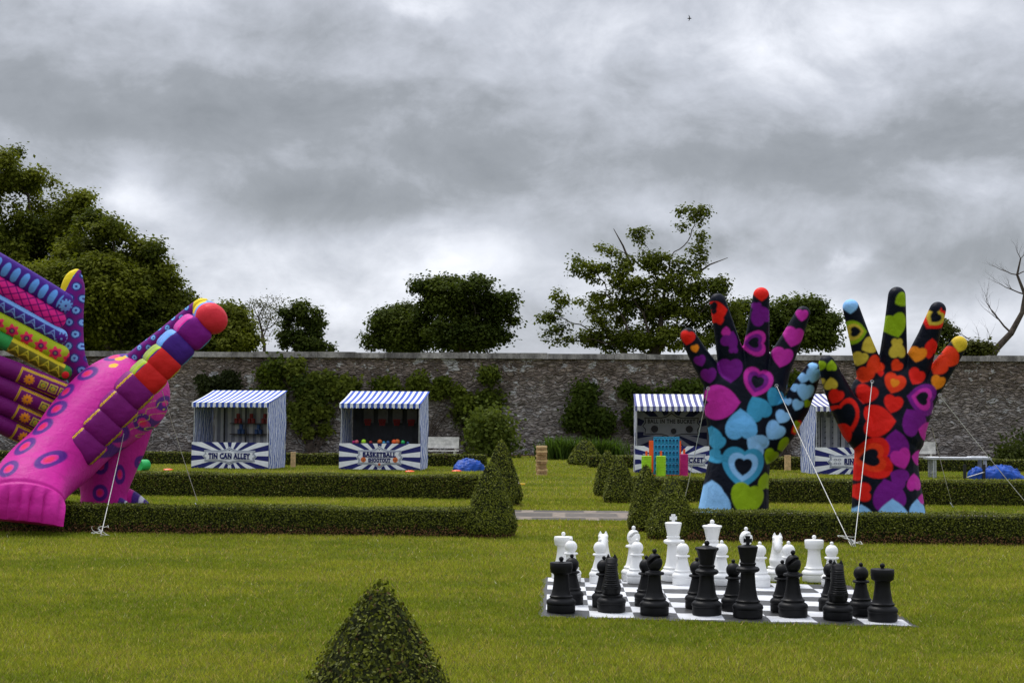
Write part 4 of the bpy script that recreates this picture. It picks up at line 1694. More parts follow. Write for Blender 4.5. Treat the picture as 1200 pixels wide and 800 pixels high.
def piece(kind, white, px, py, label):
    g = G(px, py)
    r = {'king': .118, 'queen': .118, 'bishop': .115, 'knight': .115, 'rook': .115, 'pawn': .098}[kind]
    root = empty('chess_' + kind, Vector((g.x, g.y + r, .0145)), label, 'chess ' + kind, ('white' if white else 'black') + ' giant chess pieces', random.uniform(-.15, .15))
    mt = M['white_plastic' if white else 'black_plastic']
    body, top = MB(), MB()
    tn = 'knob'
    if kind in ('king', 'queen'):
        h = .0 if kind == 'king' else -.035
        pr = foot(r) + [(.082, .148), (.072, .18), (.064, .24), (.059, .30 + h), (.057, .345 + h), (.060, .352 + h), (.082, .360 + h), (.094, .371 + h), (.094, .385 + h), (.082, .397 + h), (.062, .402 + h), (.060, .410 + h), (.066, .418 + h), (.066, .428 + h), (.057, .434 + h), (.060, .45 + h)]
        if kind == 'king':
            pr += [(.080, .545), (.082, .556), (.076, .563), (.030, .570), (.018, .574)]
            body.lathe(pr, 36)
            tn = 'cross'
            poly = [(-.012, .572), (.012, .572), (.016, .592), (.033, .588), (.033, .622), (.016, .618), (.019, .642), (-.019, .642), (-.016, .618), (-.033, .622), (-.033, .588), (-.016, .592)]
            top.prism(poly, -.014, .014)
        else:
            pr += [(.078, .505), (.091, .522), (.093, .532), (.086, .538), (.060, .540), (.030, .552), (.016, .556)]
            n = 48
            body.lathe(pr, n)
            for i, q in enumerate(pr):      # scalloped rim
                if .49 < q[1] < .539:
                    for k in range(n):
                        vv = body.v[i * n + k]
                        s_ = 1 + .035 * math.cos(8 * 2 * PI * k / n)
                        body.v[i * n + k] = (vv[0] * s_, vv[1] * s_, vv[2])
            top.lathe(sph(.022, .572), 20)
    elif kind == 'rook':
        pr = foot(r) + [(.080, .146), (.072, .18), (.062, .25), (.060, .295), (.064, .308), (.084, .318), (.089, .326), (.089, .345), (.092, .349), (.092, .395), (.088, .401), (.03, .405), (.018, .408)]
        body.lathe(pr, 36)
        top.lathe([(.012, .405), (.012, .414)] + sph(.020, .428), 20)
    elif kind == 'bishop':
        pr = foot(r) + [(.076, .148), (.064, .19), (.054, .25), (.048, .305), (.050, .314), (.074, .321), (.079, .330), (.074, .340), (.052, .345), (.048, .352)]
        body.lathe(pr, 36)
        hd = [(.045, .352)] + [(.064 * math.sin(q) ** .8 * (1 if q < 1.5 else 1 - .10 * (q - 1.5)), .418 - .072 * math.cos(q)) for q in [.55 + i * (PI - .6) / 26 for i in range(27)]]
        n = 48
        b0 = len(body.v)
        body.lathe(hd, n)
        for i in range(b0, len(body.v)):   # the mitre's slanting cut
            v = Vector(body.v[i])
            side = v.x * .75 + v.y * (-.66)
            d = (v.z - .432) * .75 - side * .72 + .012
            if abs(d) < .011 and side > -.01:
                body.v[i] = (v.x * .45, v.y * .45, v.z)
        top.lathe([(.010, .484), (.010, .496)] + sph(.019, .508), 20)
    elif kind == 'pawn':
        pr = foot(r) + [(.070, .146), (.060, .18), (.050, .22), (.045, .25), (.050, .256), (.066, .262), (.068, .270), (.062, .277), (.040, .281)] + sph(.060, .332, .75, PI - .2, 16)
        body.lathe(pr, 36)
        top.lathe([(.010, .386), (.010, .394)] + sph(.017, .404), 18)
    else:  # knight: neck and mane over a turned base, muzzle forward
        body.lathe(foot(r) + [(.06, .140)], 36)
        f = 1
        secs = [(.126, .0, .062, .072), (.15, -.002, .072, .086), (.185, -.006, .079, .098), (.20, -.008, .079, .100), (.225, -.012, .070, .092), (.26, -.014, .062, .082), (.30, -.012, .055, .076), (.34, -.004, .050, .074), (.375, .006, .048, .076), (.40, .014, .047, .070), (.418, .016, .050, .056), (.430, .014, .046, .044), (.436, .012, .03, .03)]
        n = 36
        zz = np.linspace(.126, .436, 64)
        S = np.array(secs)
        vs = []
        for z in zz:
            cy, hx, hy = [np.interp(z, S[:, 0], S[:, q]) for q in (1, 2, 3)]
            for k in range(n):
                a = 2 * PI * k / n
                c_, s_ = math.cos(a), math.sin(a)
                bk = max(0, -s_)
                rid = 1 + (.035 * bk * math.sin(z * 2 * PI / .017) if .19 < z < .40 else 0)
                vs.append((hx * abs(c_) ** .8 * (1 if c_ > 0 else -1) * rid, cy + hy * s_ * rid, z))
        fs = []
        for i in range(len(zz) - 1):
            for k in range(n):
                fs.append((i * n + k, i * n + (k + 1) % n, (i + 1) * n + (k + 1) % n, (i + 1) * n + k))
        fs.append(tuple(range((len(zz) - 1) * n, len(zz) * n)))
        body.add(vs, fs)
        tn = 'muzzle'
        top.tube([(0, .03, .385), (0, .07, .362), (0, .105, .328), (0, .128, .302), (0, .136, .292)], [.052, .048, .040, .036, .020], 18)
        top.v = [(v[0] * .85, v[1], v[2]) for v in top.v]
        for s_ in (-1, 1):
            top.lathe([(.016, 0), (.017, .012), (.002, .040)], 10, (s_ * .027, .0, .425))
            top.lathe(sph(.011, 0, n=8), 10, (s_ * .040, .062, .372))
            top.lathe(sph(.007, 0, n=8), 8, (s_ * .022, .128, .312))
        if white: root.rotation_euler.z += PI
    body.build('body', mt, root, 38)
    top.build(tn, mt, root, 50)
    return root


PB = [('rook', 657.5, 721, 'black rook at the left front corner of the chess mat'), ('knight', 717, 720, 'black knight with ridged mane, left one, between a rook and a bishop'),
      ('bishop', 768, 724, 'black bishop left of the black queen in the front row'), ('queen', 830, 724, 'black queen with round knob, left of the black king'),
      ('king', 878.5, 727, 'black king with a cross, tallest black piece'), ('bishop', 932, 726, 'black bishop right of the black king in the front row'),
      ('knight', 985, 729.5, 'black knight with ridged mane, right one, nearest the right rook'), ('rook', 1038, 731, 'black rook at the right front corner of the chess mat')]
for k, x, y, lb in PB: piece(k, False, x, y, lb)
for x, y, lb in ((670, 711, 'black pawn just behind the left black rook'), (708, 714, 'black pawn peeping out left behind the left black knight'), (758, 713, 'black pawn behind the left black bishop'), (818, 716, 'black pawn behind the black queen'),
                 (861, 719, 'black pawn behind the black king'), (919, 720, 'black pawn behind the right black bishop'), (976, 719, 'black pawn almost hidden behind the right black knight'), (1012, 724, 'black pawn between the right black knight and rook, in plain view')):
    piece('pawn', False, x, y, lb)
for k, x, y, lb in (('rook', 660, 679.5, 'white rook at the back left corner of the chess mat'), ('knight', 707, 681, 'white knight between the left white rook and bishop'), ('bishop', 743, 683, 'white bishop left of the white king'),
                    ('king', 790, 683.5, 'white king with a cross, tallest white piece'), ('queen', 836, 684, 'white queen right of the white king'), ('bishop', 876, 684.5, 'white bishop seen just behind the black king'),
                    ('knight', 913, 683, 'white knight right of the black king, near the back edge'), ('rook', 956.5, 684, 'white rook at the back right of the chess mat')):
    piece(k, True, x, y, lb)
for x, y, lb in ((669, 684, 'white pawn overlapping the left white rook'), (703, 685.5, 'white pawn overlapping the left white knight'), (747, 685.5, 'white pawn in front of the left white bishop'), (801, 687.5, 'white pawn in front of the white king'),
                 (847, 688, 'white pawn right of the white queen, above the black queen'), (892, 690, 'white pawn beside the black king, mostly hidden'), (926, 689, 'white pawn between the white knight and the right white rook'), (977, 690, 'white pawn at the far right end of the white row')):
    piece('pawn', True, x, y, lb)
# ------------------------------------------------------------------ giant inflatable hands
def capsule(mb, p, q, r0, r1, dy, n=20):
    """a swept round shape from p to q with round ends"""
    p, q = Vector(p), Vector(q)
    d = (q - p)
    L = d.length
    prof = []
    for i in range(7):
        a = PI / 2 * i / 6
        prof.append((max(.003, r0 * math.sin(a)), -r0 * math.cos(a)))
    for i in range(7):
        a = PI / 2 * i / 6
        prof.append((max(.003, r1 * math.cos(a)), L + r1 * math.sin(a)))
    Mx = Matrix.Translation(p) @ d.to_track_quat('Z', 'Y').to_matrix().to_4x4()
    i0 = len(mb.v)
    mb.lathe(prof, n, M=Mx)
    if dy != 1:
        yc = (p.y + q.y) / 2
        mb.v[i0:] = [(v[0], yc + (v[1] - yc) * dy, v[2]) for v in mb.v[i0:]]


def fuse(mb, voxel, smooth):
    me = bpy.data.meshes.new('tmp')
    me.from_pydata(mb.v, [], mb.f)
    bm = bmesh.new()
    bm.from_mesh(me)
    bmesh.ops.recalc_face_normals(bm, faces=bm.faces)
    bm.to_mesh(me)
    bm.free()
    o = bpy.data.objects.new('tmp', me)
    col.objects.link(o)
    m = o.modifiers.new('r', 'REMESH')
    m.mode = 'VOXEL'
    m.voxel_size = voxel
    m.use_smooth_shade = True
    s_ = o.modifiers.new('s', 'SMOOTH')
    s_.factor = .5
    s_.iterations = smooth
    dg = bpy.context.evaluated_depsgraph_get()
    out = bpy.data.meshes.new_from_object(o.evaluated_get(dg))
    bpy.data.objects.remove(o)
    bpy.data.meshes.remove(me)
    return out


def verts(me):
    v = np.empty(len(me.vertices) * 3, np.float32)
    me.vertices.foreach_get('co', v)
    return v.reshape(-1, 3).astype(np.float64)


def heart(dx, dy, h, rot):
    """True inside a heart of half width h; dx right, dy up; point hangs down, turned clockwise by rot"""
    a = R(rot)
    u = (dx * math.cos(a) - dy * math.sin(a)) / h * 1.14
    v = (dx * math.sin(a) + dy * math.cos(a)) / h * 1.14 + .12
    return (u * u + v * v - 1) ** 3 - u * u * v ** 3 < 0


def print_hearts(V, org, unit_, hearts, base):
    """hearts printed on cloth; the print's own grid is unit_ metres with its origin at org (x, z)"""
    X = (V[:, 0] - org[0]) / unit_
    Z = -(V[:, 2] - org[1]) / unit_      # down is positive, as a pattern is drawn
    C = np.tile(np.array(base, float), (len(V), 1))
    aa = .016 / unit_
    for x, y, h, rot, cols in hearts:
        near = (np.abs(X - x) < h * 1.7) & (np.abs(Z - y) < h * 1.7)
        if not near.any(): continue
        for i, c in enumerate(cols):
            sc = (1, .70, .42)[i]
            off = (0, .06, .10)[i] * h
            k = sum(heart(X[near] - x + ox * aa, -(Z[near] - y) - off * .5 + oz * aa, h * sc * .91, rot).astype(float) for ox in (-.5, 0, .5) for oz in (-.5, 0, .5)) / 9
            C[near] = C[near] * (1 - k[:, None]) + np.array(c) * k[:, None]
    return C


RED, ORR, ORA, YEL = (.76, .016, .010), (.80, .045, .010), (.82, .24, .012), (.70, .50, .03)
LIM, TEA, LBL, MAG = (.27, .42, .010), (.045, .30, .52), (.26, .53, .90), (.52, .025, .34)
PUR, BLK, BL2, YGR = (.17, .010, .22), (.004, .006, .014), (.13, .42, .78), (.62, .46, .05)


def hand(label, Y, chains, palm, hearts, z0px, scale, offs, seams, thumb):
    k = Y / FPX
    mb = MB()
    pts = lambda px, py, dy=0: W(px, py, Y + dy)
    base = W(palm[0], 480, Y)
    base.z = 0
    for ch in chains:
        dys = np.linspace(0, ch[0], len(ch) - 1)
        for i in range(1, len(ch) - 1):
            a, b_ = ch[i], ch[i + 1]
            capsule(mb, pts(a[0], a[1], dys[i - 1]), pts(b_[0], b_[1], dys[i]), a[2] * k, b_[2] * k, 1.0)
    for a, b_, dy in palm[1]:
        capsule(mb, pts(*a[:2]), pts(*b_[:2]), a[2] * k, b_[2] * k, dy, 24)
    me = fuse(mb, .0115, 14)
    V = verts(me)
    # cut level at the grass
    V[:, 2] = np.maximum(V[:, 2], .0)
    o0 = W(offs[0], offs[1], Y)
    # the print lies on the near face of the hand, a little nearer than its middle, and on the thumb nearer still
    hs = []
    for x, y, h, rot, cols in hearts:
        th = thumb(x, y)
        f = (Y - .34 - (.42 if th else 0)) / Y
        px, py = offs[0] + x / scale, offs[1] + y / scale
        px, py = 600 + (px - 600) * f, 487 + (py - 487) * f
        hs.append(((px - offs[0]) * scale, (py - offs[1]) * scale, h * f, rot, cols))
    C = print_hearts(V, (o0.x, o0.z), k / scale, hs, BLK)
    set_col(me, C)
    me.vertices.foreach_set('co', (V - np.array(base)).astype(np.float32).ravel())
    me.update()
    root = empty('inflatable_hand', base, label, 'inflatable hand', 'giant inflatable hands')
    link('hand_cover', me, M['print'], root)
    # tie-down rings where the ropes are made fast
    for px, py in seams:
        b = MB()
        c = W(px, py, Y - .38) - base
        b.tube([c + Vector((.022 * math.cos(q * PI / 6), 0, .022 * math.sin(q * PI / 6))) for q in range(13)], .006, 6)
        b.build('tie_ring', M['steel'], root, 60)
    return root


def H(x, y, h, rot, *c): return (x, y, h, rot, c)


LH = [H(72, 203, 25, 10, RED), H(95, 236, 14, -15, ORA), H(112, 274, 20, -20, PUR), H(140, 320, 27, -10, PUR), H(122, 440, 16, 0, MAG), H(118, 388, 14, 0, PUR), H(95, 748, 14, 180, LBL),
      H(163, 120, 36, -100, RED), H(150, 106, 15, -30, BLK), H(152, 122, 9, 0, BLK), H(170, 150, 14, -10, RED), H(204, 205, 30, 200, PUR), H(214, 235, 16, 180, PUR), H(190, 180, 16, 180, MAG), H(205, 305, 43, 0, PUR),
      H(300, 62, 30, 0, RED), H(296, 128, 36, 150, PUR), H(284, 105, 16, 0, PUR), H(276, 218, 44, 90, MAG, PUR, BLK), H(430, 130, 21, 5, MAG), H(403, 198, 36, 15, MAG), H(368, 262, 36, 15, MAG),
      H(183, 402, 60, -90, MAG), H(288, 342, 52, 15, MAG, PUR, BLK), H(288, 418, 44, 155, TEA), H(342, 388, 32, 30, TEA), H(236, 468, 54, 178, BL2), H(150, 505, 34, 178, TEA), H(165, 530, 26, 10, TEA), H(158, 572, 26, 60, TEA), H(130, 500, 20, 0, TEA),
      H(283, 532, 40, 120, LBL), H(338, 492, 34, 40, LBL), H(362, 448, 24, 30, LBL), H(242, 606, 72, 5, TEA, LBL, BLK), H(148, 705, 60, 178, LBL), H(150, 675, 36, 178, LBL), H(252, 705, 58, 15, LIM), H(332, 572, 28, 30, LIM), H(372, 536, 26, 60, LIM), H(316, 645, 30, 178, LIM),
      H(412, 484, 26, 60, RED, YEL), H(447, 370, 30, 10, LBL), H(424, 410, 20, 20, LBL), H(440, 325, 18, 20, LBL), H(470, 318, 26, 10, LBL), H(466, 288, 16, 30, LBL), H(414, 352, 14, 120, LBL), H(455, 405, 14, 30, LIM), H(425, 470, 12, 30, LIM), H(380, 400, 12, 0, LBL)]
RH = [H(140, 96, 27, 0, LBL), H(142, 82, 20, 0, LBL), H(158, 172, 38, -95, LIM, YGR, BLK), H(196, 212, 27, 60, YGR), H(172, 250, 23, 15, YGR), H(212, 268, 30, 60, ORR), H(188, 298, 26, 20, ORR), H(232, 292, 10, 0, RED),
      H(284, 80, 23, 60, LIM), H(270, 154, 40, -15, LIM), H(278, 222, 27, 178, YGR), H(276, 206, 18, 0, YGR), H(275, 270, 20, 40, ORR), H(268, 322, 34, 20, ORR, ORR, ORA), H(385, 132, 42, 40, RED, YGR, BLK), H(384, 98, 22, 0, BLK), H(378, 210, 24, 180, RED), H(370, 235, 16, 0, RED),
      H(338, 237, 26, 15, ORA), H(333, 302, 28, 30, RED), H(465, 205, 28, 20, YEL), H(472, 195, 20, 0, YEL), H(438, 245, 34, -60, ORR), H(402, 275, 26, 40, ORR), H(400, 318, 24, 20, ORA),
      H(190, 354, 32, 20, RED), H(262, 382, 30, 15, RED), H(224, 430, 52, -90, RED), H(347, 365, 52, 100, PUR, MAG, BLK), H(320, 428, 44, 150, PUR), H(362, 458, 30, 100, MAG), H(268, 492, 44, 178, PUR), H(196, 540, 66, 80, RED, ORR, BLK), H(124, 420, 54, -30, RED, BLK),
      H(118, 478, 38, -40, RED), H(112, 360, 24, 20, RED), H(78, 375, 22, -60, RED), H(55, 270, 22, 30, LIM), H(95, 268, 18, 178, LIM), H(65, 318, 15, 10, YGR), H(96, 320, 20, 170, YGR), H(285, 540, 34, -20, MAG), H(338, 535, 24, 100, MAG), H(276, 592, 32, 120, PUR),
      H(246, 640, 52, 165, PUR), H(326, 605, 28, 178, MAG), H(172, 636, 30, 90, RED), H(176, 700, 32, 178, LBL), H(258, 700, 54, 178, LBL), H(334, 682, 32, 178, LBL), H(380, 500, 22, 100, MAG), H(390, 400, 16, 100, PUR), H(162, 585, 20, 100, RED), H(350, 655, 16, 100, MAG)]

hand('giant black inflatable hand with blue and magenta hearts, left of the two', 22.3,
     [(-.25, (858, 470, 20), (834, 440, 14), (818, 415, 11.5), (806, 393, 9)), (-.35, (866, 470, 24), (857, 420, 16.5), (849, 385, 12.5), (841, 353, 9.5)), (-.30, (880, 470, 24), (885, 420, 16.5), (889, 380, 12.5), (892, 346, 9.5)),
      (-.15, (895, 475, 22), (911, 430, 16), (928, 396, 12), (941, 367, 8.5)), (-.55, (893, 520, 24), (914, 500, 20), (932, 476, 16), (945, 450, 13), (953, 434, 9.5))],
     (862, [((853, 460, 29), (868, 505, 35), .95), ((892, 458, 29), (878, 505, 35), .95), ((850, 470, 26), (866, 520, 33), .95), ((872, 455, 34), (872, 500, 40), .8), ((868, 505, 37), (866, 545, 34), .95), ((866, 545, 36), (855, 618, 40), .9), ((866, 545, 34), (861, 618, 40), .9)]),
     LH, 612, 2.667, (780, 320), [(830, 455), (910, 452)], lambda x, y: x > 395 and 270 < y < 480)
hand('giant black inflatable hand with red, orange and purple hearts, right of the two', 22.0,
     [(-.30, (1032, 470, 22), (1019, 432, 16), (1007, 394, 12), (997, 360, 9.5)), (-.35, (1043, 470, 24), (1046, 430, 17), (1049, 385, 13), (1051, 346, 10)), (-.30, (1058, 470, 24), (1073, 432, 16.5), (1088, 395, 12.5), (1099, 363, 9.5)),
      (-.15, (1068, 480, 22), (1090, 452, 14.5), (1109, 425, 12), (1124, 403, 9.5)), (-.55, (1030, 525, 24), (1006, 500, 21), (988, 472, 16), (976, 445, 13), (969, 426, 9.5))],
     (1042, [((1027, 462, 30), (1040, 505, 37), .95), ((1064, 465, 31), (1046, 505, 37), .95), ((1048, 458, 38), (1042, 505, 42), .8), ((1040, 505, 38), (1038, 545, 36), .95), ((1038, 545, 37), (1040, 618, 42), .9), ((1038, 545, 36), (1044, 618, 42), .9)]),
     RH, 612, 2.5, (940, 320), [(1022, 447), (1101, 463)], lambda x, y: x < 120 and y < 390)


# ------------------------------------------------------------------ giant inflatable winged creature
def catmull(K, n):
    K = np.asarray(K, float)
    m = len(K)
    out = []
    for q in np.linspace(0, m - 1 - 1e-9, n):
        i = int(q)
        f = q - i
        p0, p1, p2, p3 = K[max(i - 1, 0)], K[i], K[min(i + 1, m - 1)], K[min(i + 2, m - 1)]
        out.append(.5 * ((2 * p1) + (p2 - p0) * f + (2 * p0 - 5 * p1 + 4 * p2 - p3) * f * f + (3 * p1 - p0 - 3 * p2 + p3) * f ** 3))
    return np.array(out)


def loft(cent, n1, n2, a, b, nseg, expo=2.0, fn=None):
    """rings round centres; returns vertices, quads and the ring/around grids"""
    nt = len(cent)
    th = np.linspace(0, 2 * PI, nseg, endpoint=False)
    c = np.sign(np.cos(th)) * np.abs(np.cos(th)) ** (2 / expo)
    s = np.sign(np.sin(th)) * np.abs(np.sin(th)) ** (2 / expo)
    Rr = np.ones((nt, nseg)) if fn is None else fn(nt, th)
    V = cent[:, None, :] + (n1[:, None, :] * (a[:, None] * c[None, :])[:, :, None] + n2[:, None, :] * (b[:, None] * s[None, :])[:, :, None]) * Rr[:, :, None]
    V = V.reshape(-1, 3)
    i, j = np.meshgrid(np.arange(nt - 1), np.arange(nseg), indexing='ij')
    j2 = (j + 1) % nseg
    F = np.stack([i * nseg + j, i * nseg + j2, (i + 1) * nseg + j2, (i + 1) * nseg + j], -1).reshape(-1, 4)
    return V, F


YB = 22.0
KB = YB / FPX
bird_base = W(95, 480, 22.4)
bird_base.z = 0
bird = empty('inflatable_creature', bird_base, 'giant magenta inflatable winged creature with ringed spots and patterned feathers', 'inflatable creature')
BB = np.array(bird_base)
PINK, PINKD = np.array((.52, .016, .27)), np.array((.60, .03, .16))
SPOTP, SPOTR = np.array((.085, .012, .20)), np.array((.66, .018, .10))


def nrm(v): return v / np.linalg.norm(v, axis=-1, keepdims=True)


def finish(name, V, F, C, parent, mat='print'):
    me = np_mesh(name, V - BB, F, True)
    bm = bmesh.new()
    bm.from_mesh(me)
    bmesh.ops.recalc_face_normals(bm, faces=bm.faces)
    bm.to_mesh(me)
    bm.free()
    set_col(me, C)
    return link(name, me, M[mat], parent)


def close(V, F, nt, nseg):
    """close both ends with a middle vertex"""
    V = np.vstack([V, V[:nseg].mean(0), V[-nseg:].mean(0)])
    a, b_ = len(V) - 2, len(V) - 1
    j = np.arange(nseg)
    j2 = (j + 1) % nseg
    f0 = np.stack([np.full(nseg, a), j2, j, j], 1)
    o = (nt - 1) * nseg
    f1 = np.stack([np.full(nseg, b_), o + j, o + j2, o + j2], 1)
    return V, F, np.vstack([f0, f1])[:, :3]


def tri_mesh(name, V, F4, F3, C, parent, mat='print'):
    me = bpy.data.meshes.new(name)
    n4, n3 = len(F4), len(F3)
    me.vertices.add(len(V))
    me.vertices.foreach_set('co', (V - BB).astype(np.float32).ravel())
    me.loops.add(n4 * 4 + n3 * 3)
    me.loops.foreach_set('vertex_index', np.concatenate([F4.ravel(), F3.ravel()]).astype(np.int32))
    me.polygons.add(n4 + n3)
    me.polygons.foreach_set('loop_start', np.concatenate([np.arange(n4) * 4, n4 * 4 + np.arange(n3) * 3]).astype(np.int32))
    me.polygons.foreach_set('use_smooth', np.ones(n4 + n3, bool))
    me.update(calc_edges=True)
    me.validate()
    bm = bmesh.new()
    bm.from_mesh(me)
    bmesh.ops.recalc_face_normals(bm, faces=bm.faces)
    bm.to_mesh(me)
    bm.free()
    set_col(me, C)
    return link(name, me, M[mat], parent)


ORG = W(0, 0, YB)


def pxy(V):
    """the cloth's drawing grid: metres across and down, in units of KB"""
    return (V[:, 0] - ORG.x) / KB, -(V[:, 2] - ORG.z) / KB


# --- body with its flat pleated tail
#        px   py    Y     a   b   n1x  n1z
BK = [(22, 611, 19.55, 48, 7, 1, -.06), (25, 598, 19.6, 46, 15, 1, -.10), (28, 584, 19.75, 42, 23, 1, -.16), (36, 568, 20.1, 41, 29, .97, -.25), (50, 551, 20.6, 41, 34, .9, -.42), (73, 531, 21.1, 42, 38, .82, -.57),
      (100, 500, 21.7, 47, 43, .80, -.60), (128, 476, 22.3, 53, 47, .80, -.60), (146, 464, 22.9, 54, 50, .85, -.5), (152, 460, 23.5, 48, 48, .9, -.3), (154, 462, 24.1, 38, 40, 1, 0), (154, 468, 24.5, 24, 26, 1, 0), (154, 470, 24.65, 4, 5, 1, 0)]
nt, ns = 420, 320
KK = []
for px, py, Y, a, b_, ux, uz in BK:
    p = W(px, py, Y)
    KK.append((p.x, p.y, p.z, a * KB, b_ * KB, ux, uz))
S = catmull(KK, nt)
cent = S[:, :3]
Tn = nrm(np.gradient(cent, axis=0))
n1 = nrm(np.stack([S[:, 5], np.zeros(nt), S[:, 6]], 1))
n1 = nrm(n1 - Tn * (n1 * Tn).sum(1, keepdims=True))
n2 = np.cross(Tn, n1)
tpos = np.linspace(0, 1, nt)


def pleat(nt_, th):
    amt = np.clip((.155 - tpos) / .05, 0, 1)[:, None]
    g = np.abs(np.sin(np.cos(th)[None, :] * 9.5))
    seam = 1 - .05 * np.exp(-((tpos - .165) / .006) ** 2)[:, None]
    return (1 - amt * .30 * (1 - g) * np.abs(np.sin(th))[None, :]) * seam


V, F = loft(cent, n1, n2, S[:, 3], S[:, 4], ns, 2.0, pleat)
V, F4, F3 = close(V, F, nt, ns)
X, Z = pxy(V)
C = np.tile(PINK, (len(V), 1))
spots = [(41, 546, 11, 9, -10), (57, 521, 11, 9, -35), (73, 499, 12, 9, -25), (90, 479, 13, 9, -20), (105, 460, 11, 9, -20), (120, 439, 13, 8.5, -5), (82, 536, 12, 9.5, -20), (135, 418, 13, 6, 2), (184, 472, 6, 11, 5), (170, 495, 6, 11, 0), (153, 506, 8, 12, 10),
         (138, 524, 9, 11, 0), (138, 556, 5, 12, 0), (118, 577, 9, 10, 0), (118, 545, 9, 11, 0), (196, 455, 5, 10, 0), (160, 545, 5, 11, 0)]


def dots(C, X, Z, lst, outer, inner, core=.42, halo=None):
    for cx, cy, rx, ry, ro in lst:
        Ys = np.interp(cy, [460, 476, 500, 531, 551, 580], [22.7, 22.15, 21.65, 21.1, 20.7, 20.1]) if cx < 108 or cy < 445 else 22.2 if cx > 150 else 22.0
        q_ = W(cx, cy, float(Ys))
        cx, cy = (q_.x - ORG.x) / KB, -(q_.z - ORG.z) / KB
        rx, ry = rx * Ys / YB, ry * Ys / YB
        a = R(ro)
        u = ((X - cx) * math.cos(a) + (Z - cy) * math.sin(a)) / rx
        v = (-(X - cx) * math.sin(a) + (Z - cy) * math.cos(a)) / ry
        d = np.hypot(u, v)
        w_ = np.clip((1.06 - d) / .14, 0, 1)[:, None]
        C = C * (1 - w_) + outer * w_
        k = d < core + .10
        f = np.clip((d[k] - core * .55) / (core * .65), 0, 1)[:, None]
        C[k] = inner * (1 - f) + (PINK if halo is None else halo) * f
    return C


LEGS = {(138, 556), (118, 577), (118, 545), (160, 545)}
C = dots(C, X, Z, [q for q in spots if q[:2] not in LEGS], SPOTP, SPOTR)
for cx, cy, r in ((141, 428, 5), (146, 424, 5), (141, 437, 5)):    # small yellow petals near the neck
    C[np.hypot((X - cx) / r, (Z - cy) / (r * .55)) < 1] = (.70, .42, .02)
sq = np.abs(np.sin((X * .45 + Z * .35)) + .6 * np.sin(X * .33 - Z * .5)) < .13
C[sq & (X > 172) & (Z > 478) & (Z < 530)] = (.45, .42, .03)
tri_mesh('body', V, F4, F3, C, bird)

# --- leg and claw
KL = [(136, 500, 22.6, 44, 40), (128, 530, 22.5, 42, 38), (124, 556, 22.4, 34, 34), (122, 580, 22.3, 27, 28), (121, 600, 22.3, 30, 28), (121, 617, 22.3, 32, 30)]
KK = []
for px, py, Y, a, b_ in KL:
    p = W(px, py, Y)
    KK.append((p.x, p.y, max(p.z, 0), a * KB, b_ * KB))
S = catmull(KK, 220)
one = np.ones(len(S))
V, F = loft(S[:, :3], np.stack([one, 0 * one, 0 * one], 1), np.stack([0 * one, one, 0 * one], 1), S[:, 3], S[:, 4], 240)
V[:, 2] = np.maximum(V[:, 2], 0)
V, F4, F3 = close(V, F, len(S), 240)
X, Z = pxy(V)
C = dots(np.tile(PINK * .92, (len(V), 1)), X, Z, [q for q in spots if q[:2] in LEGS], SPOTP, SPOTR)
tri_mesh('leg', V, F4, F3, C, bird)
for cx, cy, Y, r in ((146, 596, 22.2, 1.0), (163, 599, 22.6, 1.2)):
    c = W(cx, cy, Y)
    c.z = 0
    vs = []
    nt_, ns_ = 30, 40
    q = np.linspace(0, 1, nt_)
    cent = np.stack([c.x - .22 * r + .50 * r * q, np.full(nt_, Y) - .1 * q, .20 * r * (1 - q ** 1.6) + .05], 1)
    rad = .17 * r * np.sqrt(np.clip(1 - (q - .25) ** 2 / .57, .0, 1)) * (1 - .5 * q)
    V, F = loft(cent, np.tile((0., 1., 0.), (nt_, 1)), np.tile((0., 0., 1.), (nt_, 1)), rad + .004, rad * 1.1 + .004, ns_)
    V[:, 2] = np.maximum(V[:, 2], 0)
    V, F4, F3 = close(V, F, nt_, ns_)
    t_ = (V[:, 0] - cent[0, 0]) / (.5 * r)
    C = np.where((t_ < .32)[:, None], PINK * .9, np.array((.055, .02, .19)))
    C[(np.abs(t_ - .55) < .06) & (V[:, 2] > .22 * r)] = (.6, .6, .7)
    tri_mesh('claw', V, F4, F3, C, bird)


# --- wings
def gear(u, v, r, n=10):
    d = np.hypot(u, v)
    th = np.arctan2(v, u)
    return (d < r * (1 + .13 * np.sign(np.sin(n * th)))) & (d > r * .2)


def tri_lines(t, s, amp, per, wid):
    ph = (t / per) % 1
    tri = (np.abs(ph - .5) * 4 - 1) * amp
    return (np.abs(s - tri) < wid) | (np.abs(s - (tri * .45 + amp * .3)) < wid * .6)


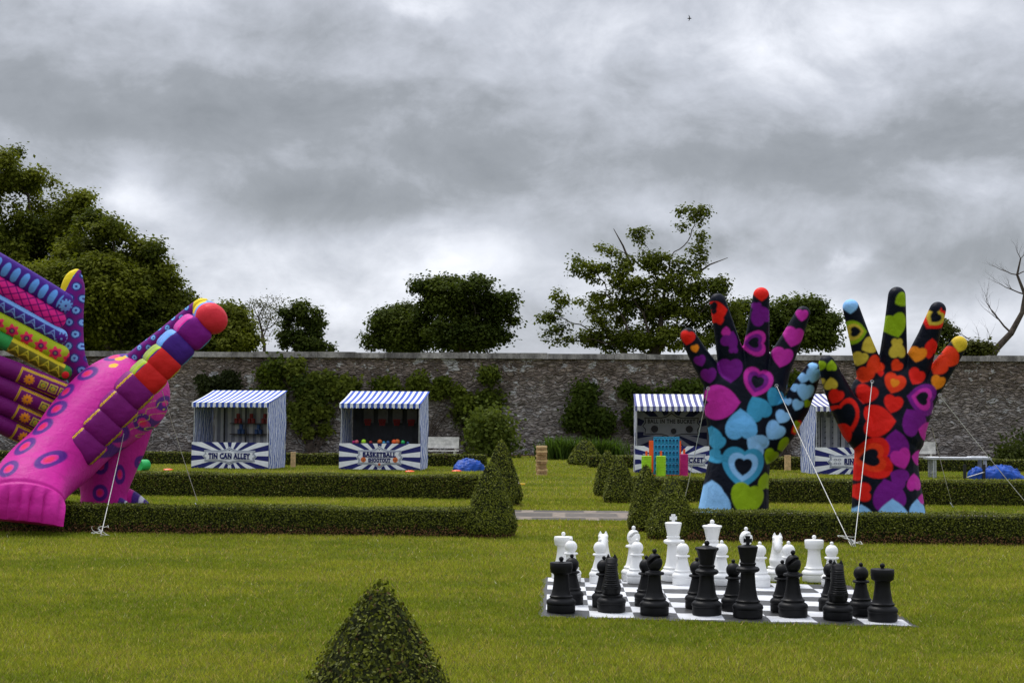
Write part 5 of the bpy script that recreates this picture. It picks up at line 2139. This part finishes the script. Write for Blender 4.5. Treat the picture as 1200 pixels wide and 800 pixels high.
def pat(kind, t, s, h):
    """printed feather patterns; t runs along the feather from its right end, s across it, in drawing units"""
    n = len(t)
    z = lambda c: np.tile(np.array(c, float), (n, 1))
    if kind == 'ovals':
        C = z((.060, .014, .23))
        u = (t + 4) % 12.2 - 6.1
        k = (t > 16) & ((u / 4.4) ** 2 + ((s + 1) / 9.5) ** 2 < 1) & (u > -3.6)
        C[k] = (.13, .36, .86)
        C[gear(t - 8, s, 7.2)] = (.17, .42, .88)
    elif kind == 'lattice':
        C = z((.74, .022, .26))
        for sg in (1, -1):
            C[np.abs((t + sg * s * 1.25) % 13 - 6.5) < 1.0] = (.10, .004, .13)
        C[np.abs(s) > h * .93] = (.10, .004, .13)
    elif kind == 'blue_triangles':
        C = z((.20, .42, .86))
        k = (np.abs(s) < h * .68) & (t > 12)
        C[k] = (.055, .025, .24)
        C[k & tri_lines(t, s, h * .55, 13, .75)] = (.24, .46, .88)
        C[gear(t - 7, s, 6.6)] = (.08, .012, .22)
    elif kind == 'flowers':
        C = z((.36, .45, .018))
        u = (t - 9) % 18.5 - 9.25 + 1
        d, th = np.hypot(u, s), np.arctan2(s, u)
        C[d < 7.0 + 1.3 * np.cos(6 * th)] = (.74, .030, .10)
        C[d < 3.4] = (.14, .012, .12)
        C[d < 1.5] = (.16, .25, .09)
    elif kind == 'gold_triangles':
        C = z((.56, .47, .02))
        k = (np.abs(s) < h * .70)
        C[k] = (.13, .12, .010)
        C[k & tri_lines(t, s, h * .58, 13, .85)] = (.62, .54, .03)
        C[t < 12] = (.035, .20, .028)
        C[np.hypot(t - 7.5, s) < 4.4] = (.70, .025, .03)
        C[t > 80] = (.03, .26, .06)
    else:                                   # 'panel': gold bordered panel, then plain purple to the tip
        L = kind
        C = z((.155, .010, .135))
        inx = (t > 2) & (t < L)
        e = np.minimum(np.minimum(t - 2, L - t), h * .92 - np.abs(s))
        bd = inx & (e < 2.3) & (e > 0)
        wig = np.sin(t * 2.2) * .5
        C[bd] = (.70, .46, .02)
        C[bd & (np.abs(e - 1.1 + wig * .4) < .35)] = (.30, .17, .01)
        C[gear(t - (L - 13), s, 5.6)] = (.80, .30, .02)
        for q in np.arange(12, L - 22, 12):
            m_ = np.maximum(np.abs(t - q), np.abs(s))
            C[(m_ < 4.9)] = (.62, .52, .05)
            C[(m_ < 3.7)] = (.13, .02, .09)
            C[np.hypot(t - q, s) < 3.0] = (.42, .46, .04)
            C[np.hypot(t - q, s) < .9] = (.7, .12, .03)
    return C


def feather(name, pR, pL, YR, YL, h, depth, kind, parent):
    a, b_ = W(*pR, YR), W(*pL, YL)
    nt_, ns_ = 320, 110
    q = np.linspace(0, 1, nt_)
    q = q * .9 + .1 * (.5 - .5 * np.cos(q * PI))
    cent = np.array(a)[None] * (1 - q[:, None]) + np.array(b_)[None] * q[:, None]
    L = (b_ - a).length
    sag = np.sin(q * PI) * .02
    cent[:, 2] += sag
    Tn = nrm(np.gradient(cent, axis=0))
    n2 = nrm(np.cross(Tn, np.cross(np.tile((0., -1., 0.), (nt_, 1)), Tn)))   # towards the viewer's side
    n1 = np.cross(n2, Tn)
    ends = lambda d: np.sqrt(np.clip(1 - (1 - np.clip(d / (h * KB * 1.0), 0, 1)) ** 2, 0, 1))
    e = np.maximum(ends(q * L) * ends((1 - q) * L), .02)
    V, F = loft(cent, n1, n2, h * KB * e, depth * KB * e, ns_)
    V, F4, F3 = close(V, F, nt_, ns_)
    rel = V - np.array(a)
    t = rel @ np.array((b_ - a).normalized()) / KB
    up = np.array(n1[nt_ // 2])
    s = rel @ up / KB
    if up[2] > 0: s = -s
    C = sum(pat(kind, t + ot, s + os_, h) for ot in (-.4, 0, .4) for os_ in (-.4, 0, .4)) / 9
    tri_mesh(name, V, F4, F3, C, parent)


def arm(name, keys, yellow, parent, dotr=4.8, pitch=14.5):
    KK = []
    for px, py, Y, a, b_ in keys:
        p = W(px, py, Y)
        KK.append((p.x, p.y, p.z, a * KB, b_ * KB))
    S = catmull(KK, 300)
    Tn = nrm(np.gradient(S[:, :3], axis=0))
    n1 = nrm(np.cross(np.tile((0., 1., 0.), (300, 1)), Tn))
    n2 = np.cross(Tn, n1)
    V, F = loft(S[:, :3], n1, n2, S[:, 3], S[:, 4], 130)
    V, F4, F3 = close(V, F, 300, 130)
    X, Z = pxy(V)
    C = np.tile(np.array((.17, .012, .20)), (len(V), 1))
    row = np.floor(Z / pitch)
    u = (X + row * pitch * .5) % pitch - pitch / 2
    v = Z % pitch - pitch / 2
    d = np.hypot(u, v)
    C[d < dotr * 1.18] = (.045, .04, .24)
    C[d < dotr * .82] = (.20, .46, .85)
    C[d < dotr * .30] = (.05, .06, .28)
    C[yellow(X, Z)] = (.78, .60, .015)
    tri_mesh(name, V, F4, F3, C, parent)


# far wing, spread to the left with its printed side to us
arm('wing_arm', [(112, 470, 22.9, 16, 14), (96, 448, 22.75, 16, 13), (86, 420, 22.6, 15, 12), (84, 390, 22.6, 14, 11), (84, 362, 22.6, 14.5, 11), (85, 342, 22.6, 15, 11), (87, 328, 22.6, 12, 10), (91, 320, 22.6, 7, 6), (94, 317, 22.6, 1.5, 1.5)],
    lambda X, Z: (X - 97) / 22 + (Z - 318) / 46 < -.42 + 0 * X, bird)
for pR, pL, h, dp, kd in (((84, 361), (-62, 276), 13.0, 12, 'ovals'), ((76, 379), (-64, 299), 11.5, 11, 'lattice'), ((78, 399), (-66, 321), 9.5, 10, 'blue_triangles'), ((80, 420), (-66, 345), 11.0, 11, 'flowers'), ((83, 441), (-62, 368), 9.5, 11, 'gold_triangles'),
                          ((84, 463), (-24, 420), 11.5, 13, 66), ((73, 484), (-26, 441), 11.5, 13, 58), ((62, 502), (-28, 462), 11.5, 13, 50), ((46, 518), (-30, 484), 11.5, 14, 36)):
    far = kd in (66, 58, 50, 36)
    feather('wing_feather', pR, pL, 22.25 - (.1 if far else 0), 21.5 if not far else 21.6, h, dp, kd, bird)

# near wing, seen along its edge: feather tips towards us
arm('wing_arm', [(112, 470, 23.0, 12, 12), (128, 448, 22.9, 11, 12), (158, 420, 22.8, 10, 12), (190, 395, 22.7, 9.5, 12), (220, 370, 22.6, 9, 11), (238, 356, 22.5, 8, 9), (243, 351, 22.5, 2, 2)],
    lambda X, Z: (X > 231) & (Z < 372), bird, 3.6, 12)
TIPS = [(102, 523, 'p'), (121, 501, 'p'), (140, 480, 'p'), (159, 459, 'p'), (176, 443, 'r'), (192, 426, 'r'), (208, 409, 'n'), (228, 391, 'p2'), (249, 374, 't')]
TC = {'p': ((.185, .010, .155), (.72, .46, .02)), 'r': ((.62, .020, .020), (.36, .50, .02)), 'n': ((.060, .018, .21), (.15, .40, .88)), 'p2': ((.20, .010, .21), (.70, .03, .34)), 't': ((.68, .032, .050), (.10, .20, .70))}
for i, (px, py, kd) in enumerate(TIPS):
    tip = np.array(W(px, py, 20.75 + .05 * i))
    root_ = np.array(W(px - 5, py - 4, 22.2))
    nt_, ns_ = 110, 140
    q = np.linspace(0, 1, nt_) ** 1.5
    cent = tip[None] * (1 - q[:, None]) + root_[None] * q[:, None]
    L = np.linalg.norm(root_ - tip)
    Tn = nrm(np.tile((root_ - tip), (nt_, 1)))
    n1 = np.tile(np.array((.72, 0, -.69)), (nt_, 1))
    n1 = nrm(n1 - Tn * (n1 * Tn).sum(1, keepdims=True))
    n2 = np.cross(Tn, n1)
    big = 1.0 if kd != 't' else 1.0
    rc = .13 if kd != 't' else .22
    e = np.sqrt(np.clip(1 - (1 - np.clip(q * L / rc, 0, 1)) ** 2, 0, 1)) ** .8
    e = np.maximum(e, .03)
    aa = (19.5 if kd == 'p' else 18.5 if kd != 't' else 19) * KB
    bb_ = (17 if kd == 'p' else 15.5 if kd != 't' else 17) * KB
    V, F = loft(cent, n1, n2, aa * e, bb_ * e, ns_, 3.4 if kd != 't' else 2.05)
    V, F4, F3 = close(V, F, nt_, ns_)
    rel = V - tip
    cn = rel @ n1[0] / aa
    tt = rel @ Tn[0] / KB
    base, trim = TC[kd]
    C = np.tile(np.array(base), (len(V), 1))
    cu = rel @ n2[0] / KB
    if kd == 'p':
        w_ = .90 + .012 * np.sin(cu * 1.6)
        for sg in (1, -1):
            k = (np.abs(sg * cn - w_) < .05) & (tt < 16)
            C[k] = trim
            C[(np.abs(sg * cn - w_) < .012) & (tt < 16)] = (.16, .05, .01)
    elif kd == 't':
        C[(cn < -.45) & (tt > 22)] = trim
        C[(cn < -.45) & (tt > 22) & (np.abs((tt + cu) % 7 - 3.5) < 1.2)] = (.2, .5, .9)
        C[(cn < -.80) & (tt > 50)] = (.75, .6, .02)
    else:
        k = cn < -.80
        C[k] = trim
        C[k & (np.abs(tt % 8 - 4) < .9)] = (.10, .02, .2)
        C[cn > .93] = (.10, .30, .6) if kd in ('n', 'p2') else (.6, .5, .03)
    tri_mesh('wing_feather', V, F4, F3, C, bird)


# ------------------------------------------------------------------ guy ropes and their pegs
def rope(label, a, b_, r=.0055, sag=.02, peg=True, knot=False):
    a, b_ = Vector(a), Vector(b_)
    base = Vector((b_.x, b_.y, 0))
    root = empty('guy_rope', base, label, 'guy rope', 'white guy ropes holding the inflatables')
    pts = []
    for i in range(13):
        q = i / 12
        p = a.lerp(b_, q)
        p.z -= sag * 4 * q * (1 - q)
        pts.append(p - base)
    b = MB()
    b.tube(pts, r, 6)
    b.build('cord', M['rope'], root, 60)
    b = MB()
    b.tube([Vector((.02, -.01, .0)), Vector((-.01, .01, .06)), Vector((-.04, .02, .10))], .010, 6)
    b.build('peg', M['steel'], root, 60)
    if knot:
        rr = random.Random(knot)
        for _ in range(2):
            b = MB()
            c = Vector((rr.uniform(-.04, .04), -.02, .04))
            pp = [c]
            d = rr.uniform(0, 6)
            for i in range(16):
                d += rr.uniform(.15, .75)
                c = c + Vector((math.cos(d) * .040, math.sin(d) * .02, rr.uniform(-.02, .03)))
                c.z = min(max(c.z, .008), .14)
                pp.append(c.copy())
            b.tube(pp, .0042, 6)
            b.build('loose_loop', M['rope'], root, 60)
    return root


rope('white guy rope from the purple feathered wing down to the lawn before the hedge', W(145, 508, 21.6), G(118, 628), knot=3)
rope('thin guy rope from the wing down to the grass left of the tin can stall', W(190, 458, 21.9), W(231, 586, 25.5), r=.0045)
rope('thin guy rope at the far left edge beside the creature', W(14, 528, 22.6), W(-20, 556, 24), r=.0045)
rope('white guy rope from the left hand down behind the cone beside the white king', W(830, 455, 21.85), W(803, 582, 23.6))
rope('white guy rope from the left hand slanting across the ring toss stall', W(910, 452, 21.85), G(998, 640.4))
rope('white guy rope from the right hand straight down to the loops on the lawn', W(1022, 447, 21.5), G(1001, 640.8), knot=8)
rope('white guy rope from the right hand slanting off the right edge', W(1101, 463, 21.6), W(1222, 612, 22.6))
rope('thin pale guy rope crossing the second right hedge', W(1092, 500, 22.4), W(1116, 592, 27.6), r=.004)

# a distant bird in the sky
p = W(808, 22, 160)
b = MB()
b.tube([(-.22, 0, 0), (-.08, 0, .02), (.10, 0, .02), (.22, 0, 0)], [.02, .07, .06, .015], 8)
b.prism([(-.02, .02), (.08, .02), (.02, .26), (-.10, .40), (-.06, .2)], -.01, .01)
b.prism([(-.02, .0), (.08, .0), (.0, -.20), (-.12, -.30), (-.06, -.15)], -.01, .01)
o = b.build('bird', M['black'], None, 60)
o.location = p
tag(o, 'tiny dark bird flying high in the grey sky', 'bird')
